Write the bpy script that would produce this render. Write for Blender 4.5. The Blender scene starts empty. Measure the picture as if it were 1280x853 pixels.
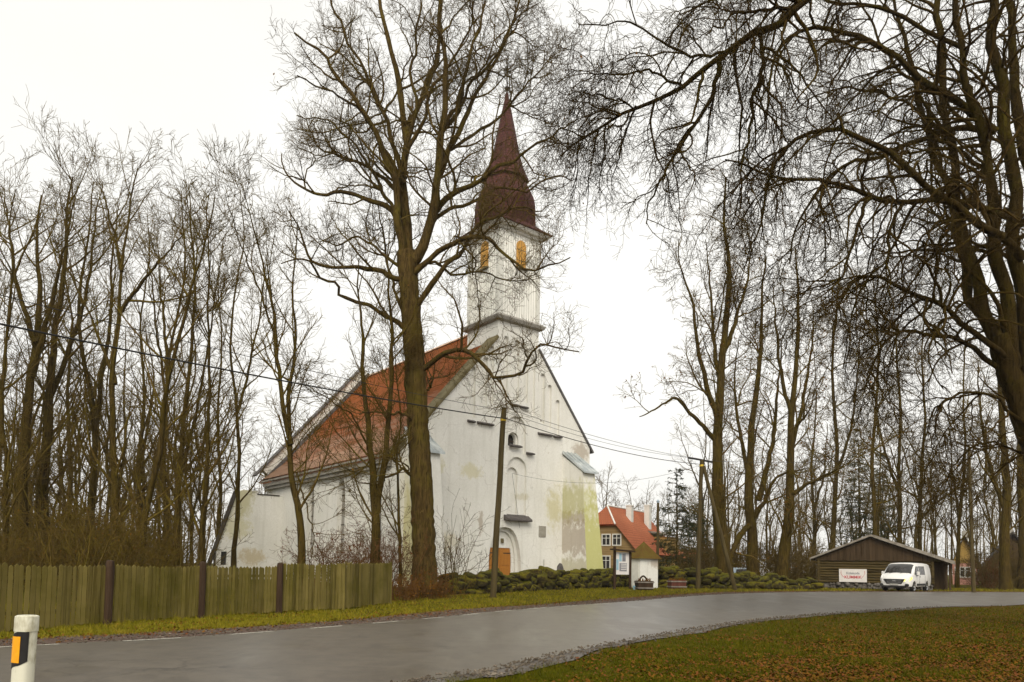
import bpy, bmesh, math, random
import numpy as np
from mathutils import Vector, Matrix
R = math.radians
SC = bpy.context.scene
COL = SC.collection
# ------------------------------------------------------------------ camera, sky, sun
F, HY, ROLL, PIT, CAMZ = 900.0, 708.0, 0.016, R(3.5), 1.6
cd = bpy.data.cameras.new("camera"); cam = bpy.data.objects.new("camera", cd); COL.objects.link(cam)
cd.sensor_width = 36; cd.lens = F / 1280 * 36
cd.shift_y = (HY - F * math.tan(PIT) - 426.5) / 1280
cd.clip_start = 0.1; cd.clip_end = 3000
cam.matrix_world = Matrix.Translation((0, 0, CAMZ)) @ Matrix.Rotation(R(90) + PIT, 4, 'X') @ Matrix.Rotation(ROLL, 4, 'Z')
SC.camera = cam
SUN_EL, SUN_AZ = 40.0, 183.0           # azimuth clockwise from +Y: behind the camera, a little left
w = bpy.data.worlds.new("World"); SC.world = w; w.use_nodes = True
nt = w.node_tree; bg = nt.nodes['Background']
sky = nt.nodes.new('ShaderNodeTexSky'); sky.sky_type = 'NISHITA'; sky.sun_disc = False
sky.sun_elevation = R(SUN_EL); sky.sun_rotation = R(SUN_AZ)
sky.air_density = 1.0; sky.dust_density = 6.0; sky.ozone_density = 0.5
hs = nt.nodes.new('ShaderNodeHueSaturation'); hs.inputs['Saturation'].default_value = 0.05
nt.links.new(sky.outputs[0], hs.inputs['Color'])
mx = nt.nodes.new('ShaderNodeMix'); mx.data_type = 'RGBA'
mx.inputs[0].default_value = 0.82                       # cloud cover: an even pale overcast over the clear sky
nt.links.new(hs.outputs[0], mx.inputs[6]); mx.inputs[7].default_value = (9.9, 9.75, 9.25, 1)
tcw = nt.nodes.new('ShaderNodeTexCoord'); nw = nt.nodes.new('ShaderNodeTexNoise'); nw.inputs['Scale'].default_value = 1.6; nw.inputs['Detail'].default_value = 5; nw.inputs['Roughness'].default_value = .5
nt.links.new(tcw.outputs['Generated'], nw.inputs['Vector'])
rw = nt.nodes.new('ShaderNodeValToRGB'); rw.color_ramp.elements[0].position = .3; rw.color_ramp.elements[0].color = (.84, .845, .85, 1); rw.color_ramp.elements[1].position = .7; rw.color_ramp.elements[1].color = (1.0, 1.0, 1.0, 1)
nt.links.new(nw.outputs['Fac'], rw.inputs[0])                # soft brightness changes in the cloud sheet
mc_ = nt.nodes.new('ShaderNodeMix'); mc_.data_type = 'RGBA'; mc_.blend_type = 'MULTIPLY'; mc_.inputs[0].default_value = 1
nt.links.new(mx.outputs[2], mc_.inputs[6]); nt.links.new(rw.outputs[0], mc_.inputs[7])
nt.links.new(mc_.outputs[2], bg.inputs[0]); bg.inputs[1].default_value = 0.074
sd = bpy.data.lights.new("sun", 'SUN'); so = bpy.data.objects.new("sun", sd); COL.objects.link(so)
sd.energy = 1.5; sd.angle = R(30); sd.color = (1.0, 0.92, 0.76)
az = R(SUN_AZ); el = R(SUN_EL)
so.rotation_euler = Vector((-math.sin(az) * math.cos(el), -math.cos(az) * math.cos(el), -math.sin(el))).to_track_quat('-Z', 'Y').to_euler()
vs = SC.view_settings; vs.view_transform = 'Standard'; vs.look = 'None'; vs.exposure = 0.82; vs.gamma = 1.0; vs.use_curve_mapping = False
SC.render.engine = 'CYCLES'
SC.cycles.max_bounces = 5; SC.cycles.diffuse_bounces = 3; SC.cycles.glossy_bounces = 3; SC.cycles.transparent_max_bounces = 4
SC.cycles.use_adaptive_sampling = False; SC.cycles.use_denoising = True; SC.cycles.denoiser = 'OPENIMAGEDENOISE'; SC.cycles.denoising_input_passes = 'RGB_ALBEDO_NORMAL'
SC.render.film_transparent = False

# ------------------------------------------------------------------ survey of the place: photo points to world points
def ray(px, py):
    U = px - 640.; V = HY - F * math.tan(PIT) - py
    c, s = math.cos(ROLL), math.sin(ROLL)
    u = (U * c - V * s) / F; v = (U * s + V * c) / F
    return np.array([u, math.cos(PIT) - v * math.sin(PIT), math.sin(PIT) + v * math.cos(PIT)])
def zt(x, y):
    t = np.clip((np.asarray(y, float) - 22) / 24, 0, 1)
    return .3 * t * t * (3 - 2 * t)
def at(px, py, Y):
    d = ray(px, py); return np.array([0, 0, CAMZ]) + d * (Y / d[1])
def G(px, py):
    d = ray(px, py); z = 0.
    for i in range(40):
        p = np.array([0, 0, CAMZ]) + d * ((z - CAMZ) / d[2]); z = .5 * z + .5 * float(zt(p[0], p[1]))
    return p
CA = np.array([-6.681, 42.231]); CTH = .678
ca = np.array([math.cos(CTH), math.sin(CTH)]); cb = np.array([-math.sin(CTH), math.cos(CTH)])
def FP(px, py, v=0):                    # a point of the church front: (u along the front, height)
    d = ray(px, py); o = CA + cb * v
    p = np.array([0, 0, CAMZ]) + d * (np.dot(o, cb) / np.dot(d[:2], cb))
    return float(np.dot(p[:2] - o, ca)), float(p[2])

# ------------------------------------------------------------------ materials
def new_mat(name, rough=.8, spec=.3):
    m = bpy.data.materials.new(name); m.use_nodes = True
    b = m.node_tree.nodes['Principled BSDF']
    b.inputs['Roughness'].default_value = rough; b.inputs['Specular IOR Level'].default_value = spec
    return m, m.node_tree, b
def coords(nt, scale=(1, 1, 1), kind='Object', off=(0, 0, 0)):
    tc = nt.nodes.new('ShaderNodeTexCoord'); mp = nt.nodes.new('ShaderNodeMapping')
    nt.links.new(tc.outputs[kind], mp.inputs[0]); mp.inputs['Scale'].default_value = scale; mp.inputs['Location'].default_value = off
    return mp.outputs[0]
def noise(nt, vec, scale, detail=6, rough=.6, dist=0):
    n = nt.nodes.new('ShaderNodeTexNoise'); n.inputs['Scale'].default_value = scale
    n.inputs['Detail'].default_value = detail; n.inputs['Roughness'].default_value = rough; n.inputs['Distortion'].default_value = dist
    nt.links.new(vec, n.inputs['Vector']); return n.outputs['Fac']
def ramp(nt, fac, stops):
    r = nt.nodes.new('ShaderNodeValToRGB'); e = r.color_ramp.elements
    while len(e) < len(stops): e.new(.5)
    for k, (p, c) in enumerate(stops):
        e[k].position = p; e[k].color = (*c, 1) if not isinstance(c, float) else (c, c, c, 1)
    nt.links.new(fac, r.inputs[0]); return r.outputs[0]
def mix(nt, fac, a, b, mode='MIX'):
    m = nt.nodes.new('ShaderNodeMix'); m.data_type = 'RGBA'; m.blend_type = mode
    for sock, v in ((0, fac), (6, a), (7, b)):
        if isinstance(v, (int, float)): m.inputs[sock].default_value = v
        elif isinstance(v, tuple): m.inputs[sock].default_value = (*v, 1)
        else: nt.links.new(v, m.inputs[sock])
    return m.outputs[2]
def bump(nt, b, h, strength=.4, dist=.03):
    n = nt.nodes.new('ShaderNodeBump'); n.inputs['Strength'].default_value = strength; n.inputs['Distance'].default_value = dist
    nt.links.new(h, n.inputs['Height']); nt.links.new(n.outputs[0], b.inputs['Normal'])
def simple(name, c1, c2, scale=4, rough=.8, spec=.3, bs=.2, stretch=(1, 1, 1), lo=.3, hi=.7, metal=0, bd=.02):
    m, nt, b = new_mat(name, rough, spec); v = coords(nt, stretch)
    f = noise(nt, v, scale); c = ramp(nt, f, [(lo, c1), (hi, c2)])
    nt.links.new(c, b.inputs['Base Color']); b.inputs['Metallic'].default_value = metal
    if bs: bump(nt, b, f, bs, bd)
    return m
def bark(name, dark, light, moss, mlo, mhi, bs=.9):
    wet = lambda c: (c[0], c[1] * .92, c[2] * .50)
    dark, light, moss = wet(dark), wet(light), wet(moss)
    m, nt, b = new_mat(name, .95, .04)
    v = coords(nt, (1, 1, .16)); f = noise(nt, v, 9, 7, .65, .4)
    c = ramp(nt, f, [(.3, dark), (.7, light)])
    g = noise(nt, coords(nt, (1, 1, .5)), 1.3, 6, .65); mm = ramp(nt, g, [(mlo, 0.), (mhi, 1.)])
    c = mix(nt, mm, c, moss); nt.links.new(c, b.inputs['Base Color'])
    li = noise(nt, coords(nt, (1, 1, .6), off=(7, 3, 1)), 3.2, 8, .75)
    c = mix(nt, ramp(nt, li, [(.60, 0.), (.70, .55)]), c, tuple(min(.3, x * 1.8 + q) for x, q in zip(light, (.02, .018, .008))))
    fu = noise(nt, coords(nt, (1, 1, .10), off=(1, 5, 2)), 16, 3, .6)
    c = mix(nt, ramp(nt, fu, [(.34, .75), (.47, 0.)]), c, tuple(x * .35 for x in dark)); nt.links.new(c, b.inputs['Base Color'])
    bump(nt, b, f, bs, .06); return m
M = {}
M['bark_oak'] = bark('bark_oak', (.030, .021, .012), (.105, .074, .044), (.095, .080, .022), .48, .72)
M['twig_oak'] = bark('twig_oak', (.065, .046, .026), (.120, .086, .050), (.115, .096, .028), .48, .70, .2)
M['bark_wood'] = bark('bark_wood', (.028, .020, .010), (.085, .062, .030), (.070, .055, .012), .44, .72)
M['twig_wood'] = bark('twig_wood', (.070, .047, .023), (.120, .084, .042), (.115, .095, .022), .42, .66, .2)
M['bark_dark'] = bark('bark_dark', (.016, .011, .006), (.052, .037, .020), (.055, .046, .010), .48, .70)
M['twig_dark'] = bark('twig_dark', (.030, .020, .010), (.066, .044, .022), (.064, .050, .012), .48, .70, .2)
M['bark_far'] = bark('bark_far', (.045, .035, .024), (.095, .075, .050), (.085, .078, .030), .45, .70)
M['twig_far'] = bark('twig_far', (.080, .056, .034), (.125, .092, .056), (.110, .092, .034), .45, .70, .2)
M['twig_red'] = bark('twig_red', (.090, .044, .030), (.150, .078, .055), (.085, .060, .030), .50, .72, .2)
M['leaf_dead'] = simple('leaf_dead', (.080, .034, .004), (.17, .075, .009), 3, .8, .05, 0)
M['leaf_red'] = simple('leaf_red', (.075, .022, .004), (.16, .046, .007), 3, .8, .2, 0)
M['needle'] = simple('needle', (.022, .032, .014), (.055, .062, .022), 2.5, .8, .2, 0)
M['roof_grey'] = simple('roof_grey', (.12, .10, .08), (.30, .27, .23), 3, .85, .2, .3)
M['stone_dark'] = simple('stone_dark', (.055, .048, .046), (.13, .115, .11), 6, .8, .3, .4)
M['white_trim'] = simple('white_trim', (.62, .61, .56), (.74, .73, .68), 3, .75, .3, .1)
M['grey_trim'] = simple('grey_trim', (.24, .225, .20), (.38, .36, .32), 4, .8, .2, .2)
M['coping'] = simple('coping', (.10, .082, .040), (.22, .185, .10), 2, .9, .2, .4)
M['slate_edge'] = simple('slate_edge', (.07, .065, .065), (.14, .13, .125), 4, .7, .3, .2)
M['zinc'] = simple('zinc', (.36, .40, .41), (.66, .69, .68), 1.6, .4, .5, .15, (1, 1, .3), .35, .65, .5)
M['door_wood'] = simple('door_wood', (.34, .13, .016), (.44, .18, .026), 5, .55, .3, .2, (4, 4, .3))
M['shutter'] = simple('shutter', (.50, .25, .04), (.62, .33, .07), 5, .6, .3, .1)
M['iron'] = simple('iron', (.012, .011, .010), (.03, .027, .025), 9, .6, .4, .1)
M['glass_dark'] = simple('glass_dark', (.015, .014, .013), (.035, .032, .030), 3, .08, .6, 0)
M['pole_wood'] = simple('pole_wood', (.040, .028, .010), (.095, .070, .026), 7, .85, .2, .4, (1, 1, .08))
M['post_wood'] = simple('post_wood', (.022, .012, .006), (.062, .036, .020), 7, .85, .2, .5, (1, 1, .1))
M['yellow_band'] = simple('yellow_band', (.55, .36, .02), (.65, .45, .04), 5, .5, .3, 0)
M['cable'] = simple('cable', (.010, .010, .010), (.022, .021, .020), 5, .6, .3, 0)
M['ceramic'] = simple('ceramic', (.25, .22, .18), (.35, .31, .26), 5, .3, .5, 0)
M['plastic_white'] = simple('plastic_white', (.40, .37, .26), (.66, .64, .52), 14, .55, .4, .05, (1, 1, .45), lo=.36, hi=.52)
M['plastic_black'] = simple('plastic_black', (.012, .011, .011), (.022, .02, .02), 6, .5, .3, 0)
M['reflector'] = simple('reflector', (.80, .33, .008), (.90, .40, .012), 40, .25, .6, 0)
M['paint_white'] = simple('paint_white', (.66, .65, .63), (.72, .71, .69), 1.5, .28, .5, 0)
M['rubber'] = simple('rubber', (.012, .012, .012), (.025, .024, .023), 6, .8, .2, 0)
M['chrome'] = simple('chrome', (.50, .50, .50), (.65, .65, .65), 3, .25, .5, 0, metal=.9)
M['number_plate'] = simple('number_plate', (.32, .31, .28), (.45, .44, .41), 3, .5, .4, 0)
M['blue_paint'] = simple('blue_paint', (.30, .38, .46), (.40, .48, .55), 2, .3, .5, 0)
M['sign_white'] = simple('sign_white', (.62, .58, .56), (.70, .67, .65), 2, .5, .3, 0)
M['sign_red'] = simple('sign_red', (.42, .06, .07), (.52, .09, .10), 4, .5, .3, 0)
M['sign_grey'] = simple('sign_grey', (.16, .16, .18), (.24, .24, .26), 4, .5, .3, 0)
M['paper_blue'] = simple('paper_blue', (.18, .36, .48), (.34, .50, .58), 3, .5, .3, 0)
M['plaque'] = simple('plaque', (.26, .24, .20), (.36, .34, .29), 6, .8, .3, .2)
M['yellow_wall'] = simple('yellow_wall', (.34, .22, .07), (.44, .29, .10), 2, .8, .2, .2, (.2, .2, 6))
M['pink_wall'] = simple('pink_wall', (.40, .19, .15), (.50, .26, .20), 2, .8, .2, .2)
M['yellow_gable'] = simple('yellow_gable', (.30, .19, .05), (.42, .27, .08), 3, .8, .2, .2, (5, 5, .2))
M['dark_roof'] = simple('dark_roof', (.030, .026, .022), (.070, .058, .045), 3, .9, .2, .3)
M['soil'] = simple('soil', (.02, .014, .01), (.05, .035, .022), 6, .95, .1, .4)

def headlight_mat():
    m, nt, b = new_mat('headlight_lit', .2, .5)
    b.inputs['Base Color'].default_value = (.8, .6, .1, 1); b.inputs['Emission Color'].default_value = (1, .75, .15, 1); b.inputs['Emission Strength'].default_value = .7
    return m
M['headlight_lit'] = headlight_mat()
def plaster(name, spots, mxf=.6):
    # old lime plaster: fine trowel unevenness, grey runs, mossy and bare patches where the building has them
    m, nt, b = new_mat(name, .88, .2)
    v = coords(nt)
    f = noise(nt, v, .7, 8, .62); c = ramp(nt, f, [(.3, (.76, .745, .69)), (.65, (.84, .825, .78))])
    st = noise(nt, coords(nt, (1.6, 1.6, .12)), 1.5, 6, .6)
    c = mix(nt, ramp(nt, st, [(.50, 0.), (.78, .42)]), c, (.52, .50, .43))
    c = mix(nt, ramp(nt, noise(nt, v, 7, 5, .7), [(.35, .22), (.6, 0.)]), c, (.52, .50, .45))
    c = mix(nt, ramp(nt, noise(nt, coords(nt, off=(4, 9, 2)), 2.4, 9, .72), [(.66, 0.), (.70, .55)]), c, (.50, .43, .32))
    cr = nt.nodes.new('ShaderNodeTexVoronoi'); cr.feature = 'DISTANCE_TO_EDGE'; cr.inputs['Scale'].default_value = .45
    wq = nt.nodes.new('ShaderNodeVectorMath'); wq.operation = 'ADD'; nq = nt.nodes.new('ShaderNodeTexNoise'); nq.inputs['Scale'].default_value = 1.3; nq.inputs['Detail'].default_value = 7
    nt.links.new(v, nq.inputs['Vector']); nt.links.new(v, wq.inputs[0]); nt.links.new(nq.outputs['Color'], wq.inputs[1]); nt.links.new(wq.outputs[0], cr.inputs['Vector'])
    ck = mix(nt, ramp(nt, noise(nt, v, .35, 3), [(.48, 0.), (.58, 1.)]), (0, 0, 0), ramp(nt, cr.outputs['Distance'], [(.005, .26), (.014, 0.)])); c = mix(nt, ck, c, (.36, .33, .27))
    for (x, z, rx, rz, col, lo, hi, sc) in spots:
        mp = nt.nodes.new('ShaderNodeMapping'); mp.vector_type = 'TEXTURE'
        mp.inputs['Location'].default_value = (x, 0, z); mp.inputs['Scale'].default_value = (rx, 1000, rz)
        nt.links.new(v, mp.inputs[0])
        ln = nt.nodes.new('ShaderNodeVectorMath'); ln.operation = 'LENGTH'; nt.links.new(mp.outputs[0], ln.inputs[0])
        n = noise(nt, coords(nt, (1, 1, .7), off=(x * 3.1, z * 1.7, 0)), sc * 1.5, 9, .74)
        md = nt.nodes.new('ShaderNodeMath'); md.operation = 'MULTIPLY_ADD'; md.inputs[1].default_value = -.42
        nt.links.new(ln.outputs['Value'], md.inputs[0]); nt.links.new(n, md.inputs[2])
        c = mix(nt, ramp(nt, md.outputs[0], [(lo, 0.), (hi, mxf)]), c, col)
    nt.links.new(c, b.inputs['Base Color'])
    g = noise(nt, v, 2.2, 3, .5); bump(nt, b, g, .22, .05); return m
YG = (.46, .42, .13); BR = (.33, .25, .17); OC = (.50, .38, .17)
M['plaster_front'] = plaster('plaster_front', [(12.3, 5.6, 1.1, 2.0, (.55, .50, .24), .14, .36, 1.9), (5.2, 7.6, 1.2, .7, (.62, .57, .34), .15, .34, 2.2), (9.5, 6.3, .8, .35, (.56, .52, .38), .16, .34, 3), (3.4, 3.0, 1.2, 1.0, (.58, .52, .36), .18, .36, 2.4),
                                     (6.0, 4.4, .30, 1.1, BR, .16, .30, 2.6), (2.4, 7.6, .9, .9, (.60, .55, .28), .10, .28, 1.5), (14.8, 9.9, 1.0, .8, BR, .08, .24, 2)])
M['plaster_side'] = plaster('plaster_side', [])
M['plaster_flank'] = plaster('plaster_flank', [(13.6, 3.6, 3.2, 1.9, BR, .20, .32, 2.0), (13.6, 5.0, 3.2, .8, BR, .20, .30, 2.6), (13.6, 1.6, 3.2, .9, (.42, .38, .22), .18, .32, 2.6), (13.6, 6.2, 3, 1.8, (.42, .40, .10), .14, .34, 1.8)])
M['plaster_moss'] = plaster('plaster_moss', [(13.6, 2.6, 4, 5.5, (.44, .43, .09), .04, .32, 1.6), (1.0, 2.6, 4, 6.0, (.55, .50, .22), .05, .36, .8)], .8)
M['plaster_annex'] = plaster('plaster_annex', [(-3.2, 6.5, 1.1, 1.9, (.42, .38, .12), .06, .30, 2.4), (-2.3, 2.0, 1.5, 1.0, OC, .18, .34, 2.6), (-3.6, 4.2, 1.6, 1.2, (.58, .54, .3), .14, .3, 2.2)])
M['plaster_gate'] = plaster('plaster_gate', [(1.4, 1.7, .8, .5, (.34, .26, .18), .1, .3, 1.6)])

def tiles(name, c1, c2, worn, wlo, whi, row=.28, colw=.22):
    m, nt, b = new_mat(name, .8, .2)
    br = nt.nodes.new('ShaderNodeTexBrick'); uv = coords(nt, (1, 1, 1), 'UV'); nt.links.new(uv, br.inputs['Vector'])
    br.inputs['Scale'].default_value = 1; br.inputs['Brick Width'].default_value = colw; br.inputs['Row Height'].default_value = row
    br.inputs['Mortar Size'].default_value = .022; br.inputs['Mortar Smooth'].default_value = .4
    br.inputs['Color1'].default_value = (*c1, 1); br.inputs['Color2'].default_value = (*c2, 1); br.inputs['Mortar'].default_value = (*[x * .55 for x in c1], 1)
    br.inputs['Bias'].default_value = 0
    f = noise(nt, coords(nt), .5, 6, .6); c = mix(nt, ramp(nt, f, [(.35, 0.), (.7, .5)]), br.outputs['Color'], tuple(x * .62 for x in c1))
    if worn:
        sep = nt.nodes.new('ShaderNodeSeparateXYZ'); nt.links.new(uv, sep.inputs[0])
        n2 = noise(nt, coords(nt, (.35, 1.6, 1), 'UV'), .8, 7, .7)
        ad = nt.nodes.new('ShaderNodeMath'); ad.operation = 'MULTIPLY_ADD'; ad.inputs[1].default_value = -.055
        nt.links.new(sep.outputs[1], ad.inputs[0]); nt.links.new(n2, ad.inputs[2])
        c = mix(nt, ramp(nt, ad.outputs[0], [(wlo, 0.), (whi, .75)]), c, worn)
    nt.links.new(c, b.inputs['Base Color']); bump(nt, b, br.outputs['Fac'], -.3, .02); return m
M['roof_tiles'] = tiles('roof_tiles', (.41, .118, .024), (.49, .150, .036), (.60, .42, .30), .16, .44)
M['roof_red'] = tiles('roof_red', (.64, .215, .105), (.68, .24, .12), None, 0, 0)
M['spire_shingle'] = tiles('spire_shingle', (.058, .019, .016), (.105, .036, .028), None, 0, 0, .22, .16)

def boards(name, c1, c2, vert=True, width=.16, stain=None, rough=.85):
    m, nt, b = new_mat(name, rough, .08)
    f = noise(nt, coords(nt, (1, 1, .07) if vert else (.07, .07, 1)), 9, 6, .6)
    g = noise(nt, coords(nt, (1, 1, .02) if vert else (.02, .02, 1)), 5.3, 2, .5)
    h = nt.nodes.new('ShaderNodeMath'); h.operation = 'ADD'; nt.links.new(f, h.inputs[0]); nt.links.new(g, h.inputs[1])
    c = ramp(nt, h.outputs[0], [(.75, c1), (1.2, c2)])
    if stain:
        n = noise(nt, coords(nt), .9, 6, .65); c = mix(nt, ramp(nt, n, [(.42, 0.), (.66, .85)]), c, stain)
    ge = nt.nodes.new('ShaderNodeNewGeometry'); c = mix(nt, 1.0, c, ramp(nt, ge.outputs['Random Per Island'], [(0., .82), (.5, 1.02), (1., 1.24)]), 'MULTIPLY')
    nt.links.new(c, b.inputs['Base Color']); bump(nt, b, f, .35, .01); return m
M['picket'] = boards('picket', (.070, .053, .013), (.155, .122, .036), True, stain=(.082, .069, .009))
M['tower_board'] = boards('tower_board', (.62, .61, .57), (.77, .76, .72), True)
M['barn_board'] = boards('barn_board', (.022, .014, .007), (.058, .038, .021), True)
M['barn_log'] = boards('barn_log', (.018, .012, .004), (.072, .052, .020), False)
M['house_board'] = boards('house_board', (.16, .105, .042), (.27, .185, .085), False)

def asphalt():
    m, nt, b = new_mat('asphalt', .4, .5); v = coords(nt)
    f = noise(nt, v, 60, 4, .7); g = noise(nt, coords(nt, (1, 1, 1)), .35, 6, .6, .6)
    lanes = noise(nt, coords(nt, (.8, .12, 1)), 1.1, 5, .6)
    c = mix(nt, .45, ramp(nt, f, [(.3, (.070, .058, .044)), (.7, (.155, .131, .101))]), ramp(nt, g, [(.35, (.080, .068, .052)), (.65, (.116, .100, .078))]))
    cr = nt.nodes.new('ShaderNodeTexVoronoi'); cr.feature = 'DISTANCE_TO_EDGE'; cr.inputs['Scale'].default_value = .33
    wv_ = nt.nodes.new('ShaderNodeVectorMath'); wv_.operation = 'ADD'; nz_ = nt.nodes.new('ShaderNodeTexNoise'); nz_.inputs['Scale'].default_value = 1.7; nz_.inputs['Detail'].default_value = 6
    nt.links.new(v, nz_.inputs['Vector']); nt.links.new(v, wv_.inputs[0]); nt.links.new(nz_.outputs['Color'], wv_.inputs[1]); nt.links.new(wv_.outputs[0], cr.inputs['Vector'])
    ck = mix(nt, ramp(nt, noise(nt, v, .25, 3), [(.50, 0.), (.56, 1.)]), (0, 0, 0), ramp(nt, cr.outputs['Distance'], [(.003, .6), (.009, 0.)]))
    c = mix(nt, ck, c, (.022, .019, .016))
    c = mix(nt, ramp(nt, noise(nt, v, 2.6, 8, .75), [(.40, .45), (.56, 0.)]), c, (.045, .039, .033))
    nt.links.new(c, b.inputs['Base Color'])
    ad = nt.nodes.new('ShaderNodeMath'); ad.operation = 'ADD'; nt.links.new(g, ad.inputs[0]); nt.links.new(lanes, ad.inputs[1])
    r = ramp(nt, ad.outputs[0], [(.75, .30), (1.25, .40)]); nt.links.new(r, b.inputs['Roughness'])
    bump(nt, b, f, .05, .004); return m
M['asphalt'] = asphalt()
M['road_paint'] = simple('road_paint', (.16, .15, .13), (.50, .47, .40), 14, .5, .4, .1, lo=.35, hi=.55)
def gravel():
    m, nt, b = new_mat('gravel', .85, .25); v = coords(nt)
    f = noise(nt, v, 22, 6, .7); g = noise(nt, v, .9, 6, .65)
    c = ramp(nt, f, [(.3, (.045, .028, .021)), (.55, (.105, .070, .054)), (.75, (.20, .155, .125))])
    c = mix(nt, ramp(nt, g, [(.45, 0.), (.68, .7)]), c, (.075, .040, .026)); nt.links.new(c, b.inputs['Base Color'])
    bump(nt, b, f, .6, .03); return m
M['gravel'] = gravel()
def gravel_grey():
    m, nt, b = new_mat('gravel_grey', .8, .3); v = coords(nt)
    f = noise(nt, v, 26, 6, .75); g = noise(nt, v, 1.3, 6, .65)
    c = ramp(nt, f, [(.32, (.040, .034, .030)), (.55, (.15, .135, .12)), (.75, (.30, .28, .25))])
    c = mix(nt, ramp(nt, g, [(.46, 0.), (.66, .8)]), c, (.055, .042, .030)); nt.links.new(c, b.inputs['Base Color'])
    bump(nt, b, f, .7, .03); return m
M['gravel_grey'] = gravel_grey()
def meadow():
    m, nt, b = new_mat('meadow', .95, .03); v = coords(nt)
    f = noise(nt, v, 9, 8, .7); g = noise(nt, v, .38, 7, .62, .3)
    c = ramp(nt, f, [(.3, (.024, .021, .002)), (.55, (.068, .060, .004)), (.75, (.115, .090, .008))])
    c2 = ramp(nt, f, [(.3, (.030, .013, .002)), (.6, (.095, .045, .005)), (.8, (.14, .068, .010))])
    sep = nt.nodes.new('ShaderNodeSeparateXYZ'); nt.links.new(v, sep.inputs[0])
    ad = nt.nodes.new('ShaderNodeMath'); ad.operation = 'MULTIPLY_ADD'; ad.inputs[1].default_value = .022
    xy = nt.nodes.new('ShaderNodeMath'); xy.operation = 'MULTIPLY_ADD'; xy.inputs[1].default_value = -.75
    nt.links.new(sep.outputs[1], xy.inputs[0]); nt.links.new(sep.outputs[0], xy.inputs[2]); nt.links.new(xy.outputs[0], ad.inputs[0]); nt.links.new(g, ad.inputs[2])
    c = mix(nt, ramp(nt, ad.outputs[0], [(.28, 0.), (.56, .9)]), c, c2); nt.links.new(c, b.inputs['Base Color'])
    bump(nt, b, f, .8, .05); return m
M['meadow'] = meadow()
def blades(name, a, b_, c_):
    m, nt, b = new_mat(name, .85, .04); v = coords(nt)
    f = noise(nt, v, 3.0, 5, .8); nt.links.new(ramp(nt, f, [(.32, a), (.52, b_), (.68, c_)]), b.inputs['Base Color']); return m
M['verge_grass'] = blades('verge_grass', (.085, .085, .005), (.190, .165, .012), (.30, .215, .030))
M['grass'] = blades('grass', (.030, .036, .001), (.074, .076, .003), (.125, .090, .007))
def moss_rock():
    m, nt, b = new_mat('moss_rock', .92, .15); v = coords(nt)
    f = noise(nt, v, 5, 7, .65); ge = nt.nodes.new('ShaderNodeNewGeometry'); sep = nt.nodes.new('ShaderNodeSeparateXYZ')
    nt.links.new(ge.outputs['True Normal'], sep.inputs[0])
    ad = nt.nodes.new('ShaderNodeMath'); ad.operation = 'MULTIPLY_ADD'; ad.inputs[1].default_value = .34
    nt.links.new(sep.outputs[2], ad.inputs[0]); nt.links.new(f, ad.inputs[2])
    stone = ramp(nt, f, [(.35, (.020, .016, .007)), (.7, (.055, .045, .022))])
    mossc = ramp(nt, noise(nt, v, 14, 5, .7), [(.3, (.036, .038, .003)), (.7, (.120, .108, .008))])
    cm_ = mix(nt, ramp(nt, ad.outputs[0], [(.46, 0.), (.70, 1.)]), stone, mossc)
    cm_ = mix(nt, 1.0, cm_, ramp(nt, ge.outputs['Random Per Island'], [(0., (.55, .52, .50)), (.5, (.95, .95, .95)), (1., (1.35, 1.2, 1.0))]), 'MULTIPLY'); nt.links.new(cm_, b.inputs['Base Color'])
    bump(nt, b, f, .8, .06); return m
M['moss_rock'] = moss_rock()

# ------------------------------------------------------------------ mesh helpers
def link(o, parent=None):
    COL.objects.link(o)
    if parent is not None: o.parent = parent
    return o
def mesh_np(name, V, Fq, mat, parent=None, k=4, smooth=True, loc=None, mats=None, midx=None):
    me = bpy.data.meshes.new(name); n = len(V); nf = len(Fq)
    me.vertices.add(n); me.vertices.foreach_set('co', np.ascontiguousarray(V, np.float32).ravel())
    me.loops.add(nf * k); me.loops.foreach_set('vertex_index', np.ascontiguousarray(Fq, np.int32).ravel())
    me.polygons.add(nf); me.polygons.foreach_set('loop_start', np.arange(0, nf * k, k, dtype=np.int32))
    me.polygons.foreach_set('use_smooth', np.full(nf, smooth, bool))
    for q in (mats or [mat]): me.materials.append(q)
    if midx is not None: me.polygons.foreach_set('material_index', np.ascontiguousarray(midx, np.int32))
    me.update(calc_edges=True)
    o = bpy.data.objects.new(name, me); link(o, parent)
    if loc is not None: o.location = loc
    return o
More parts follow.
